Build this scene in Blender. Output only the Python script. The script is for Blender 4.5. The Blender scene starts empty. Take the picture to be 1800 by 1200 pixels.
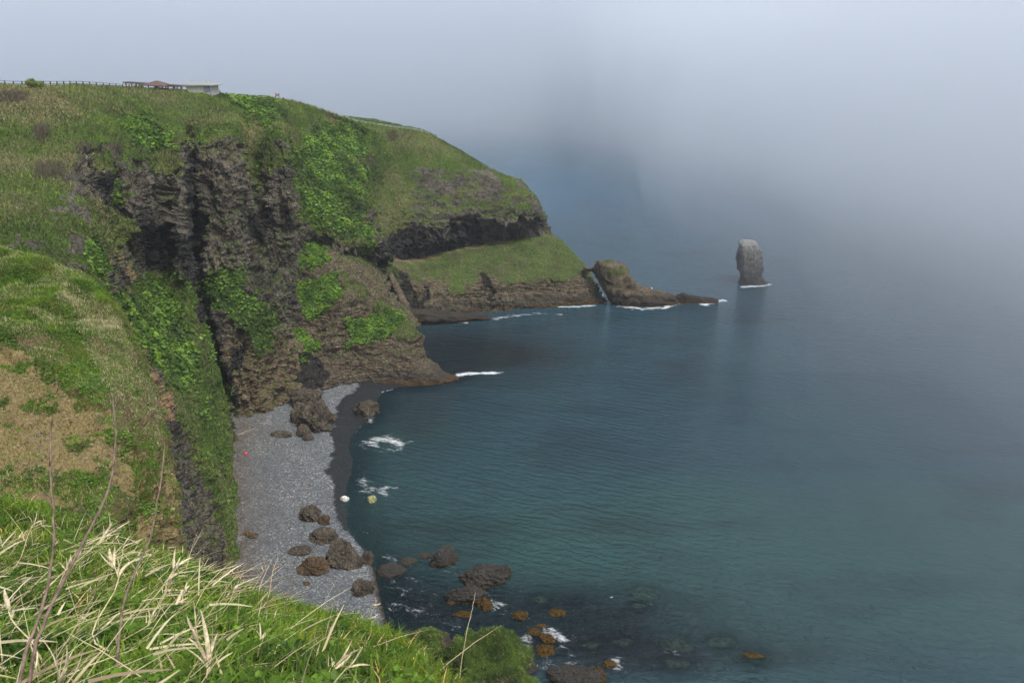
import bpy, math, random
import numpy as np
from mathutils import Vector, Matrix

random.seed(7)
RNG = np.random.default_rng(11)
C = bpy.context.scene.collection
SC = bpy.context.scene

# ------------------------------------------------------------------ camera, sky, sun, exposure
CAM_H = 80.0
TH = math.radians(18.56)
FPX = 1400.0
cam_d = bpy.data.cameras.new("camera")
cam_d.sensor_width = 36.0
cam_d.lens = 36.0 * FPX / 1800.0
cam_d.clip_start = 0.1
cam_d.clip_end = 20000
cam_d.dof.use_dof = True
cam_d.dof.focus_distance = 60
cam_d.dof.aperture_fstop = 11
cam = bpy.data.objects.new("camera", cam_d)
C.objects.link(cam)
cam.location = (0, 0, CAM_H)
cam.rotation_euler = (math.radians(90) - TH, 0, 0)
SC.camera = cam

SUN_EL, SUN_AZ = 58.0, 140.0      # azimuth clockwise from +Y: behind the camera, to the right
world = bpy.data.worlds.new("World")
SC.world = world
world.use_nodes = True
wn = world.node_tree
wn.nodes.clear()
w_out = wn.nodes.new("ShaderNodeOutputWorld")
w_bg = wn.nodes.new("ShaderNodeBackground")
w_sky = wn.nodes.new("ShaderNodeTexSky")
w_sky.sky_type = 'NISHITA'
w_sky.sun_disc = False
w_sky.sun_elevation = math.radians(SUN_EL)
w_sky.sun_rotation = math.radians(SUN_AZ)
w_sky.air_density = 1.0
w_sky.dust_density = 4.0
w_hsv = wn.nodes.new("ShaderNodeHueSaturation")
w_hsv.inputs['Saturation'].default_value = 0.62     # thin overcast: the blue is washed out
wn.links.new(w_sky.outputs[0], w_hsv.inputs['Color'])
wn.links.new(w_hsv.outputs[0], w_bg.inputs[0])
w_bg.inputs[1].default_value = 0.15
wn.links.new(w_bg.outputs[0], w_out.inputs[0])

sun_d = bpy.data.lights.new("sun", 'SUN')
sun_d.energy = 2.0
sun_d.angle = math.radians(10)
sun_d.color = (1.0, 0.96, 0.90)
sun = bpy.data.objects.new("sun", sun_d)
C.objects.link(sun)
_e, _a = math.radians(SUN_EL), math.radians(SUN_AZ)
sdir = Vector((math.sin(_a) * math.cos(_e), math.cos(_a) * math.cos(_e), math.sin(_e)))
sun.rotation_euler = sdir.to_track_quat('Z', 'Y').to_euler()
sun.location = (0, 0, 300)

SC.view_settings.view_transform = 'Standard'
SC.view_settings.look = 'None'
SC.view_settings.gamma = 1.0
SC.view_settings.use_curve_mapping = False
SC.view_settings.exposure = 0.45
SC.render.engine = 'CYCLES'
SC.cycles.use_denoising = True
SC.cycles.max_bounces = 6
SC.cycles.diffuse_bounces = 2
SC.cycles.glossy_bounces = 2
SC.cycles.transmission_bounces = 3
SC.cycles.volume_bounces = 4
SC.cycles.transparent_max_bounces = 12

# ------------------------------------------------------------------ geometry helpers
st, ct = math.sin(TH), math.cos(TH)

def P3(px, py, q):
    """point seen at (px,py) of the photo: q > 0 distance ahead, q < 0 at height -q-1 above the sea"""
    r = (px - 900) / FPX
    u = (600 - py) / FPX
    d = np.array([r, ct + u * st, -st + u * ct])
    t = q / d[1] if q > 0 else (CAM_H - (-q - 1)) / -d[2]
    return np.array([0, 0, CAM_H]) + d * t

def pix(V):
    x = V[:, 0]; y = V[:, 1]; z = V[:, 2] - CAM_H
    f = y * ct - z * st
    u = y * st + z * ct
    f = np.maximum(f, 1e-3)
    return 900 + FPX * x / f, 600 - FPX * u / f

_perm = np.random.default_rng(3).permutation(256)
_perm = np.concatenate([_perm, _perm]).astype(np.int32)
_grad = np.array([[1,1,0],[-1,1,0],[1,-1,0],[-1,-1,0],[1,0,1],[-1,0,1],[1,0,-1],[-1,0,-1],
                  [0,1,1],[0,-1,1],[0,1,-1],[0,-1,-1],[1,1,0],[-1,1,0],[0,-1,1],[0,-1,-1]], dtype=np.float32)

def perlin(p):
    p = np.asarray(p, dtype=np.float32)
    i = np.floor(p).astype(np.int32)
    f = p - i
    i &= 255
    w = f * f * f * (f * (f * 6 - 15) + 10)
    res = 0
    for dx in (0, 1):
        a = _perm[i[:, 0] + dx]
        wx = w[:, 0] if dx else 1 - w[:, 0]
        for dy in (0, 1):
            b = _perm[(a + i[:, 1] + dy) & 511]
            wy = w[:, 1] if dy else 1 - w[:, 1]
            for dz in (0, 1):
                g = _grad[_perm[(b + i[:, 2] + dz) & 511] & 15]
                wz = w[:, 2] if dz else 1 - w[:, 2]
                res = res + wx * wy * wz * (g[:, 0] * (f[:, 0] - dx) + g[:, 1] * (f[:, 1] - dy) + g[:, 2] * (f[:, 2] - dz))
    return res

def fbm(p, sc=1.0, octv=4, off=0.0, gain=0.5):
    p = np.asarray(p, dtype=np.float32) * np.float32(1) * np.asarray(sc, dtype=np.float32) + np.float32(off)
    a = 1.0; s = 0
    for _ in range(octv):
        s = s + a * perlin(p)
        p = p * 2.03 + 17.3
        a *= gain
    return s

def ridged(p, sc=1.0, octv=4, off=0.0):
    p = np.asarray(p, dtype=np.float32) * np.asarray(sc, dtype=np.float32) + np.float32(off)
    a = 1.0; s = 0
    for _ in range(octv):
        s = s + a * (1 - 2.2 * np.abs(perlin(p)))
        p = p * 2.1 + 9.7
        a *= 0.5
    return s - 1.0

def worley(p, sc=1.0, off=0):
    """returns (random value of the nearest cell, distance to the cell border)"""
    p = np.asarray(p, dtype=np.float32) * np.asarray(sc, dtype=np.float32)
    i = np.floor(p).astype(np.int32)
    n = len(p)
    f1 = np.full(n, 9.0, np.float32); f2 = np.full(n, 9.0, np.float32); val = np.zeros(n, np.float32)
    for dx in (-1, 0, 1):
        for dy in (-1, 0, 1):
            for dz in (-1, 0, 1):
                c = i + np.array([dx, dy, dz], dtype=np.int32)
                h = (c[:, 0] * 73856093) ^ (c[:, 1] * 19349663) ^ (c[:, 2] * 83492791) ^ (off * 2654435)
                h = (h ^ (h >> 13)) * 1274126177
                h = h ^ (h >> 16)
                r1 = (h & 1023) / 1023.0; r2 = ((h >> 10) & 1023) / 1023.0; r3 = ((h >> 5) & 1023) / 1023.0
                d = np.sqrt((c[:, 0] + r1 - p[:, 0]) ** 2 + (c[:, 1] + r2 - p[:, 1]) ** 2 + (c[:, 2] + r3 - p[:, 2]) ** 2)
                new = d < f1
                f2 = np.where(new, f1, np.minimum(f2, d))
                val = np.where(new, ((h >> 3) & 1023) / 1023.0, val)
                f1 = np.where(new, d, f1)
    return val, f2 - f1

def blocks(V, sc, off=0, warp=0.6):
    """fractured rock: every cell is pushed in or out by its own amount, with a crack along its border"""
    W = V + warp * np.stack([fbm(V, 0.35, 2, off + 1.0), fbm(V, 0.35, 2, off + 11.0), fbm(V, 0.35, 2, off + 21.0)], 1)
    v, b = worley(W, sc, off)
    return (v - 0.5) - 0.35 * sstep(0.12, 0.0, b)

def sstep(a, b, x):
    t = np.clip((x - a) / (b - a), 0, 1)
    return t * t * (3 - 2 * t)

def inpoly(px, py, poly):
    ins = np.zeros(px.shape, bool)
    n = len(poly)
    for i in range(n):
        x0, y0 = poly[i]; x1, y1 = poly[(i + 1) % n]
        if y0 == y1: continue
        c = ((py < y0) != (py < y1)) & (px < (x1 - x0) * (py - y0) / (y1 - y0) + x0)
        ins ^= c
    return ins

def mesh_np(name, V, quads=None, tris=None, cols=None, uniq=None, smooth=True):
    me = bpy.data.meshes.new(name)
    V = np.ascontiguousarray(V, dtype=np.float32)
    me.vertices.add(len(V))
    me.vertices.foreach_set("co", V.ravel())
    loops = []; starts = []; tot = []
    o = 0
    for F, k in ((quads, 4), (tris, 3)):
        if F is None or len(F) == 0: continue
        F = np.asarray(F, dtype=np.int32)
        loops.append(F.ravel())
        starts.append(o + np.arange(len(F), dtype=np.int32) * k)
        tot.append(np.full(len(F), k, np.int32))
        o += F.size
    loops = np.concatenate(loops); starts = np.concatenate(starts); tot = np.concatenate(tot)
    me.loops.add(len(loops)); me.loops.foreach_set("vertex_index", loops)
    me.polygons.add(len(starts))
    me.polygons.foreach_set("loop_start", starts)
    me.polygons.foreach_set("loop_total", tot)
    me.polygons.foreach_set("use_smooth", np.full(len(starts), smooth, bool))
    me.update(calc_edges=True)
    for nm, A in (cols or {}).items():
        at = me.color_attributes.new(nm, 'FLOAT_COLOR', 'POINT')
        A = np.asarray(A, dtype=np.float32)
        if A.shape[1] == 3:
            A = np.concatenate([A, np.ones((len(A), 1), np.float32)], 1)
        at.data.foreach_set("color", np.ascontiguousarray(A).ravel())
    return me

def link(name, me, mat, parent=None):
    o = bpy.data.objects.new(name, me)
    C.objects.link(o)
    if mat is not None and len(me.materials) == 0:
        me.materials.append(mat)
    if parent is not None: o.parent = parent
    return o

def tag(o, label=None, cat=None, group=None, kind=None):
    if label: o['label'] = label
    if cat: o['category'] = cat
    if group: o['group'] = group
    if kind: o['kind'] = kind
    return o

def empty(name, loc, rz=0):
    o = bpy.data.objects.new(name, None)
    C.objects.link(o); o.location = loc; o.rotation_euler = (0, 0, rz)
    o.empty_display_size = 0.3
    return o

def grid_quads(nu, nv, flip=False):
    i = np.arange(nu - 1)[:, None] * nv + np.arange(nv - 1)[None, :]
    q = np.stack([i, i + 1, i + nv + 1, i + nv], -1).reshape(-1, 4)
    return q[:, ::-1] if flip else q

def grid_normals(G):
    du = np.gradient(G, axis=0); dv = np.gradient(G, axis=1)
    n = np.cross(du, dv)
    return n / np.maximum(np.linalg.norm(n, axis=2, keepdims=True), 1e-9)

def interp_axis(K, counts, tens=0.42):
    """K (n, ...): cardinal spline along axis 0, counts[i] samples in segment i"""
    n = len(K); out = []
    T = np.zeros_like(K)
    T[1:-1] = (K[2:] - K[:-2]) * tens
    T[0] = (K[1] - K[0]) * 0.7; T[-1] = (K[-1] - K[-2]) * 0.7
    for i in range(n - 1):
        # clip the tangents to the shorter neighbour so long segments do not overshoot
        L = np.linalg.norm(K[i + 1] - K[i], axis=-1, keepdims=True)
        def cl(t):
            tl = np.linalg.norm(t, axis=-1, keepdims=True)
            return t * np.minimum(1, 1.1 * L / np.maximum(tl, 1e-9))
        t0, t1 = cl(T[i]), cl(T[i + 1])
        s = np.arange(counts[i]) / counts[i]
        s = s.reshape((-1,) + (1,) * (K.ndim - 1))
        h = (2*s**3 - 3*s**2 + 1) * K[i] + (s**3 - 2*s**2 + s) * t0 + (-2*s**3 + 3*s**2) * K[i+1] + (s**3 - s**2) * t1
        out.append(h)
    out.append(K[-1:])
    return np.concatenate(out, 0)

def loft(cols, step=1.75, cap=130, capoff=40):
    """cols: list of columns (top to bottom) of world points; returns a grid (nu, nv, 3)"""
    K = np.array(cols, dtype=float)
    px, py = pix(K.reshape(-1, 3))
    px = np.clip(px.reshape(K.shape[:2]), -150, 1900); py = np.clip(py.reshape(K.shape[:2]), -100, 1350)
    du = np.hypot(np.diff(px, axis=0), np.diff(py, axis=0)).max(1)
    dv = np.hypot(np.diff(px, axis=1), np.diff(py, axis=1)).max(0)
    cu = np.clip((du / step).astype(int), 4, cap); cv = np.clip((dv / step).astype(int), 4, cap)
    G = interp_axis(K, cu)
    G = np.swapaxes(interp_axis(np.swapaxes(G, 0, 1), cv), 0, 1)
    return G

def cols_px(tab, r0=(-10, 45, -1.5), down=-5.0):
    out = []
    for c in tab:
        off = r0
        if isinstance(c[0][0], str):
            off = c[0][1:]; c = c[1:]
        pts = [P3(*p) for p in c]
        pts = [pts[0] + np.array(off)] + pts + [np.array([pts[-1][0], pts[-1][1], down])]
        out.append(pts)
    return out

# ------------------------------------------------------------------ materials
def new_mat(name):
    m = bpy.data.materials.new(name)
    m.use_nodes = True
    m.node_tree.nodes.clear()
    return m

class NT:
    def __init__(s, m): s.t = m.node_tree; s.n = s.t.nodes; s.l = s.t.links
    def node(s, ty, **kw):
        n = s.n.new(ty)
        for k, v in kw.items():
            if k.startswith('i_'):
                key = k[2:]
                key = int(key) if key.isdigit() else key.replace('_', ' ')
                s.put(n.inputs[key], v)
            else: setattr(n, k, v)
        return n
    def put(s, inp, v):
        if isinstance(v, bpy.types.NodeSocket): s.l.new(v, inp)
        else: inp.default_value = v
    def noise(s, vec, scale, detail=5, rough=0.6, dist=0.0):
        n = s.node('ShaderNodeTexNoise'); s.put(n.inputs['Vector'], vec)
        n.inputs['Scale'].default_value = scale; n.inputs['Detail'].default_value = detail
        n.inputs['Roughness'].default_value = rough; n.inputs['Distortion'].default_value = dist
        return n.outputs['Fac']
    def voro(s, vec, scale, feature='F1', out='Distance', rnd=1.0):
        n = s.node('ShaderNodeTexVoronoi', feature=feature); s.put(n.inputs['Vector'], vec)
        n.inputs['Scale'].default_value = scale; n.inputs['Randomness'].default_value = rnd
        return n.outputs[out]
    def math(s, op, a, b=0.0, clamp=False):
        n = s.node('ShaderNodeMath', operation=op, use_clamp=clamp); s.put(n.inputs[0], a); s.put(n.inputs[1], b)
        return n.outputs[0]
    def mapr(s, x, a, b, c=0.0, d=1.0):
        n = s.node('ShaderNodeMapRange', interpolation_type='SMOOTHSTEP'); s.put(n.inputs['Value'], x)
        n.inputs['From Min'].default_value = a; n.inputs['From Max'].default_value = b
        n.inputs['To Min'].default_value = c; n.inputs['To Max'].default_value = d
        return n.outputs[0]
    def mix(s, f, a, b, blend='MIX'):
        n = s.node('ShaderNodeMix', data_type='RGBA', blend_type=blend)
        s.put(n.inputs[0], f)
        for i, v in ((6, a), (7, b)):
            if isinstance(v, tuple): v = (v[0], v[1], v[2], 1)
            s.put(n.inputs[i], v)
        return n.outputs[2]
    def ramp(s, x, stops):
        n = s.node('ShaderNodeValToRGB'); s.put(n.inputs[0], x)
        e = n.color_ramp.elements
        while len(e) < len(stops): e.new(0.5)
        for el, (p, c) in zip(e, stops): el.position = p; el.color = (c[0], c[1], c[2], 1)
        return n.outputs[0]
    def obj(s): return s.node('ShaderNodeNewGeometry').outputs['Position']
    def scale(s, vec, v):
        n = s.node('ShaderNodeVectorMath', operation='MULTIPLY'); s.put(n.inputs[0], vec); n.inputs[1].default_value = v
        return n.outputs[0]
    def attr(s, name):
        n = s.node('ShaderNodeAttribute', attribute_name=name)
        sp = s.node('ShaderNodeSeparateColor'); s.l.new(n.outputs['Color'], sp.inputs[0])
        return n.outputs['Color'], sp.outputs[0], sp.outputs[1], sp.outputs[2], n.outputs['Alpha']
    def bump(s, h, strength, dist, normal=None):
        n = s.node('ShaderNodeBump'); s.put(n.inputs['Height'], h)
        n.inputs['Strength'].default_value = strength; n.inputs['Distance'].default_value = dist
        if normal is not None: s.l.new(normal, n.inputs['Normal'])
        return n.outputs[0]
    def bsdf(s, col, rough, normal=None, spec=0.3):
        n = s.node('ShaderNodeBsdfPrincipled'); s.put(n.inputs['Base Color'], col if not isinstance(col, tuple) else (*col, 1))
        s.put(n.inputs['Roughness'], rough); n.inputs['Specular IOR Level'].default_value = spec
        if normal is not None: s.l.new(normal, n.inputs['Normal'])
        return n.outputs[0]
    def out(s, sh, vol=None):
        o = s.node('ShaderNodeOutputMaterial')
        if sh is not None: s.l.new(sh, o.inputs[0])
        if vol is not None: s.l.new(vol, o.inputs['Volume'])

def simple(name, col, rough=0.7, var=0.25, sc=3.0, spec=0.3, bump=0.0):
    m = new_mat(name); t = NT(m); g = t.obj()
    n = t.noise(g, sc, 5, 0.65)
    lo = tuple(c * (1 - var) for c in col); hi = tuple(min(1, c * (1 + var)) for c in col)
    c = t.mix(t.mapr(n, 0.3, 0.7), lo, hi)
    t.out(t.bsdf(c, rough, t.bump(n, bump, 0.05) if bump else None, spec))
    return m

def land_mat(name, s=1.0, strata=0.0, rockA=(.036,.033,.028), rockB=(.122,.109,.085), rockC=(.28,.25,.20), kelp_z=(.55, 1.35), bdist=1.0, knoise=2.6,
             grassA=(.032,.060,.010), grassB=(.10,.155,.028), straw=(.24,.21,.11), dirt=(.24,.165,.09)):
    """zone: r = grass, g = leafy, b = black wet rock and painted recess shade, a = straw ; zon2: r = earth, g = kelp line, b = damp"""
    m = new_mat(name); t = NT(m); g = t.obj()
    zc, zr, zg, zb, za = t.attr('zone')
    _, yr, yg, yb, ya = t.attr('zon2')
    g2 = t.scale(g, (1, 1, 2.2 if strata else 0.55))
    n1 = t.noise(g2, 0.22 * s, 8, 0.68)
    n2 = t.noise(g2, 1.3 * s, 8, 0.72)
    n3 = t.noise(g, 6.0 * s, 4, 0.7)
    cr = t.voro(t.scale(g, (1, 1, 0.6)), 0.9 * s, 'DISTANCE_TO_EDGE')
    peb = t.voro(g, 2.6 * s, 'F1', 'Color')
    rock = t.ramp(n1, [(0.25, rockA), (0.48, rockB), (0.75, rockC)])
    rock = t.mix(t.mapr(n2, 0.42, 0.64, 0.0, 0.7), rock, rockA)
    rock = t.mix(t.mapr(n3, 0.52, 0.75, 0, 0.55), rock, rockC)
    rock = t.mix(0.28, rock, t.mix(1.0, rock, peb, 'MULTIPLY'))
    rock = t.mix(t.mapr(cr, 0.0, 0.05, 0.6, 0.0), rock, (.02, .018, .016))
    rust = t.noise(g, 0.5 * s, 6, 0.7)
    rock = t.mix(t.mapr(rust, 0.60, 0.76, 0, 0.4), rock, (.24, .13, .06))
    if strata:
        wv = t.node('ShaderNodeTexWave', wave_type='BANDS', bands_direction='Z', wave_profile='SIN')
        t.put(wv.inputs['Vector'], g); wv.inputs['Scale'].default_value = 0.42 * strata
        wv.inputs['Distortion'].default_value = 6.0; wv.inputs['Detail'].default_value = 5; wv.inputs['Detail Scale'].default_value = 0.7
        wv.inputs['Detail Roughness'].default_value = 0.7
        rock = t.mix(t.mapr(wv.outputs['Fac'], 0.25, 0.75, 0.0, 0.40), rock, rockA)
    # black wet basalt, which also paints shade into caves, crevices and undercuts
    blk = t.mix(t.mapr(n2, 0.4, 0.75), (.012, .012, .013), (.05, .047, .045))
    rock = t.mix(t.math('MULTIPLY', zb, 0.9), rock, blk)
    # earth
    earth = t.mix(t.mapr(n2, 0.3, 0.7), dirt, tuple(c * 1.45 for c in dirt))
    earth = t.mix(t.mapr(n3, 0.5, 0.8, 0, 0.6), earth, tuple(c * 0.45 for c in dirt))
    rock = t.mix(yr, rock, earth)
    # kelp band at the waterline
    sx = t.node('ShaderNodeSeparateXYZ'); t.l.new(g, sx.inputs[0])
    zz = t.math('ADD', sx.outputs[2], t.math('MULTIPLY', t.math('SUBTRACT', t.noise(g, 0.5, 5, 0.7), 0.5), knoise))
    damp = t.math('MULTIPLY', t.mapr(zz, 2.0, 4.6, 0.7, 0.0), yb)
    rock = t.mix(damp, rock, (.035, .032, .028))
    kelp = t.math('MULTIPLY', t.mapr(zz, kelp_z[0], kelp_z[1], 0.85, 0.0), yg)
    kc = t.mix(t.mapr(n3, 0.38, 0.68), (.028, .016, .007), (.17, .085, .014))
    rock = t.mix(kelp, rock, kc)
    # grass
    gn = t.noise(g, 2.2 * s, 6, 0.75)
    gl = t.noise(g, 0.12 * s, 4, 0.6)
    grass = t.mix(t.mapr(gn, 0.3, 0.7), grassA, grassB)
    grass = t.mix(t.mapr(gl, 0.42, 0.65, 0, 0.6), grass, (.07, .068, .030))
    grass = t.mix(t.math('MULTIPLY', za, t.mapr(gn, 0.35, 0.65)), grass, straw)
    grass = t.mix(t.math('MULTIPLY', zg, 0.75), grass, (.045, .095, .018))
    gm = t.math('ADD', zr, t.math('MULTIPLY', t.math('SUBTRACT', t.noise(g, 1.1 * s, 7, 0.75), 0.5), 1.5))
    gm = t.mapr(gm, 0.40, 0.66)
    col = t.mix(gm, rock, grass)
    hgt = t.math('ADD', t.math('MULTIPLY', n2, 0.7), t.math('MULTIPLY', n3, 0.3))
    hgt = t.math('ADD', hgt, t.math('MULTIPLY', t.mapr(cr, 0, 0.08), 0.25))
    nb = t.bump(hgt, 1.0, 1.0 * bdist / s)
    ro = t.mix(zb, (.85,) * 3, (.5,) * 3)
    rs = t.node('ShaderNodeSeparateColor'); t.l.new(ro, rs.inputs[0])
    t.out(t.bsdf(col, rs.outputs[0], nb, 0.25))
    return m

def leaf_mat(name, trans=0.35, rough=0.55):
    m = new_mat(name); t = NT(m)
    c = t.attr('tint')[0]
    b = t.bsdf(c, rough, None, 0.3)
    tr = t.node('ShaderNodeBsdfTranslucent'); t.l.new(t.mix(0.5, c, t.mix(1.0, c, (1.3, 1.5, .5), 'MULTIPLY')), tr.inputs[0])
    mx = t.node('ShaderNodeMixShader'); mx.inputs[0].default_value = trans
    t.l.new(b, mx.inputs[1]); t.l.new(tr.outputs[0], mx.inputs[2])
    t.out(mx.outputs[0])
    return m

M_LEAF = leaf_mat('leaf')
M_GRASS = leaf_mat('grass_blade', 0.3, 0.7)
M_STRAW = leaf_mat('straw', 0.25, 0.7)

# ------------------------------------------------------------------ zone polygons (outline of each cover on the land)
GRASS_U = [(-900,60),(1100,60),(985,400),(950,366),(900,378),(850,384),(827,370),(803,384),(770,411),(750,402),(730,384),
    (713,394),(690,413),(673,407),(663,382),(647,357),(630,352),(633,377),(657,407),(667,432),(660,452),(633,442),(607,430),
    (580,420),(557,412),(533,386),(523,347),(515,290),(503,253),(497,240),(470,259),(452,262),(446,300),(455,330),(440,320),(433,297),
    (427,250),(413,238),(375,252),(343,257),(322,248),(305,250),(314,275),(322,300),(285,306),(262,300),(240,270),(226,300),
    (214,272),(212,244),(190,258),(170,256),(140,258),(125,280),(138,310),(148,345),(140,400),(120,440),(95,470),(-900,500)]
LEAF_U = [
    [(400,168),(470,173),(492,192),(484,218),(462,222),(440,200),(410,185)],
    [(545,235),(575,222),(625,213),(652,225),(645,260),(650,300),(640,340),(631,352),(637,385),(656,410),(664,432),(640,424),(600,414),(565,403),(543,383),(528,355),(520,315),(520,262)],
    [(210,212),(262,211),(292,230),(308,252),(290,264),(255,258),(228,240)],
    [(195,330),(215,322),(219,355),(205,364),(196,350)],
    [(152,420),(165,420),(182,452),(191,492),(175,482),(155,455)],
    [(190,510),(232,520),(262,560),(292,602),(292,645),(270,648),(248,610),(213,560)],
    [(252,495),(285,490),(340,590),(352,640),(330,690),(300,650),(270,560)],
    [(355,485),(400,470),(422,482),(442,520),(482,545),(491,570),(484,612),(455,616),(430,580),(400,550),(360,520)],
]
GREEN_U = [
    [(245,485),(318,468),(332,485),(350,545),(372,590),(392,650),(405,705),(414,790),(425,860),(430,1015),(405,1000),(385,900),(340,800),(300,700),(280,620),(230,570),(205,520)],
    [(150,470),(185,500),(250,640),(275,700),(230,700),(150,560)],
    [(160,270),(200,268),(200,300),(175,305)],
    [(100,300),(250,400),(180,470),(60,470),(0,430)],
    [(440,250),(500,262),(505,290),(470,300),(475,330),(450,345),(445,300)],
]
DARK_U = [  # caves, crevices, undercut: dark wet rock with their shade painted into the colour
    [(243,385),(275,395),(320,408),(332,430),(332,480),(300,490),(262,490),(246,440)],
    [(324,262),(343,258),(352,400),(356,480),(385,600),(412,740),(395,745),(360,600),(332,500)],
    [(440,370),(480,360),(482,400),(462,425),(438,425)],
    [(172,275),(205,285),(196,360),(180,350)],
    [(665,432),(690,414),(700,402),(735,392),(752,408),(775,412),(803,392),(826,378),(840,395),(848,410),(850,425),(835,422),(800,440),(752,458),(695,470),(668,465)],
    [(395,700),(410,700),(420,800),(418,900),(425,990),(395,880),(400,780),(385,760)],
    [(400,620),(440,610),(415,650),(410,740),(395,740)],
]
GRASS_T = [(640,400),(700,463),(760,456),(800,441),(850,432),(955,408),(1005,425),(1046,484),(1030,489),(1000,490),(978,489),(911,497),(884,500),
    (866,492),(853,475),(838,484),(827,503),(807,517),(791,509),(775,489),(749,490),(729,497),(716,473),(700,478),(695,500),(684,500),(672,470)]
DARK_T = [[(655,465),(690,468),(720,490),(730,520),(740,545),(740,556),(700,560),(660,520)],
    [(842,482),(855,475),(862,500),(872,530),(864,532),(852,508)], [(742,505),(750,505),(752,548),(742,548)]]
LEAF_P = [
    [(447,475),(480,480),(506,510),(500,527),(480,522),(455,497)],
    [(500,430),(520,413),(552,420),(584,450),(577,466),(540,477),(505,482),(490,462)],
    [(520,500),(570,490),(590,484),(602,520),(580,547),(545,562),(522,530)],
    [(608,570),(660,552),(690,540),(709,556),(690,582),(650,602),(613,612)],
    [(498,580),(540,585),(562,600),(557,620),(507,628)],
    [(523,624),(545,630),(535,642)],
]
GRASS_P = LEAF_P + [[(560,400),(650,445),(655,470),(600,455)], [(655,520),(735,575),(735,592),(700,600),(660,560)], [(600,480),(640,500),(650,520),(620,515)]]

def zones(V, N, px, py, jit, grass=(), leaf=(), green=(), dark=(), earth=(), base_straw=0.35, slope=(0.62, 0.80), slope_amt=0.55):
    jx = jit * fbm(V, 0.25, 4, 5.1) * 2.2; jy = jit * fbm(V, 0.25, 4, 31.7) * 2.2
    x = px + jx; y = py + jy
    n = len(V)
    def m(ps):
        r = np.zeros(n)
        for p in ps: r[inpoly(x, y, p)] = 1
        return r
    g = m(grass); l = m(leaf); gr = m(green); d = m(dark); e = m(earth)
    sl = sstep(slope[0], slope[1], N[:, 2] + 0.25 * fbm(V, 0.5, 3, 3.3)) * slope_amt
    gg = np.clip(np.maximum.reduce([g, l * 0.95, gr * 0.85, sl * (1 - d)]), 0, 1)
    return gg, l, d, e, np.full(n, base_straw)

def build_land(name, G, mat, zone, zon2, flip=False, label=None):
    nu, nv = G.shape[:2]
    me = mesh_np(name, G.reshape(-1, 3), quads=grid_quads(nu, nv, flip), cols={'zone': zone, 'zon2': zon2}, smooth=False)
    o = link(name, me, mat)
    return tag(o, label, None, None, 'structure')

# scatter surface samples ------------------------------------------------------------
def samples(G, weight, n, only_front=True, xr=(-60, 1860), yr=(-60, 1260)):
    """random points on grid G, density proportional to area * weight (per vertex)"""
    nu, nv = G.shape[:2]
    W = weight.reshape(nu, nv)
    A = G[:-1, :-1]; B = G[1:, :-1]; D = G[:-1, 1:]; E = G[1:, 1:]
    cr = np.cross(B - A, D - A)
    area = np.linalg.norm(cr, axis=2)
    w = area * (W[:-1, :-1] + W[1:, 1:]) * 0.5
    cen = ((A + E) * 0.5).reshape(-1, 3)
    px, py = pix(cen)
    ok = (px > xr[0]) & (px < xr[1]) & (py > yr[0]) & (py < yr[1])
    w = w.ravel() * ok
    w = np.maximum(w, 0)
    if w.sum() <= 0: return None
    idx = RNG.choice(len(w), size=n, p=w / w.sum())
    i = idx // (nv - 1); j = idx % (nv - 1)
    a = RNG.random((n, 1)); b = RNG.random((n, 1))
    P = G[i, j] * (1-a)*(1-b) + G[i+1, j] * a*(1-b) + G[i, j+1] * (1-a)*b + G[i+1, j+1] * a*b
    N = cr[i, j]; N = N / np.maximum(np.linalg.norm(N, axis=1, keepdims=True), 1e-9)
    N[N[:, 2] < -0.2] *= -1
    return P, N

def unit(v): return v / np.maximum(np.linalg.norm(v, axis=1, keepdims=True), 1e-9)

def blade_mesh(P, N, h, w, lean, col, seg=1, bend=0.5):
    """P base, N surface normal; h, w arrays; lean = horizontal lean amount"""
    n = len(P)
    up = unit(N * 0.35 + np.array([0, 0, 1.0]) + RNG.normal(0, lean, (n, 3)) * [1, 1, .3])
    ang = RNG.random(n) * 2 * np.pi
    side = np.stack([np.cos(ang), np.sin(ang), np.zeros(n)], 1)
    out = np.cross(side, up)
    h = h[:, None]; w = w[:, None]
    rings = []
    for k in range(seg):
        f = k / seg
        c = P + up * h * f + out * h * bend * f * f
        ww = w * (1 - 0.45 * f)
        rings += [c - side * ww * 0.5, c + side * ww * 0.5]
    tip = P + up * h * (1 - 0.25 * bend) + out * h * bend
    V = np.stack(rings + [tip], 1)
    nv = 2 * seg + 1
    base = np.arange(n)[:, None] * nv
    quads = []
    for k in range(seg - 1):
        quads.append(base + np.array([[2*k, 2*k+1, 2*k+3, 2*k+2]]))
    quads = np.concatenate(quads) if quads else None
    tris = base + np.array([[2*seg-2, 2*seg-1, 2*seg]])
    colv = np.repeat(col, nv, 0)
    return V.reshape(-1, 3), quads, tris, colv

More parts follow.
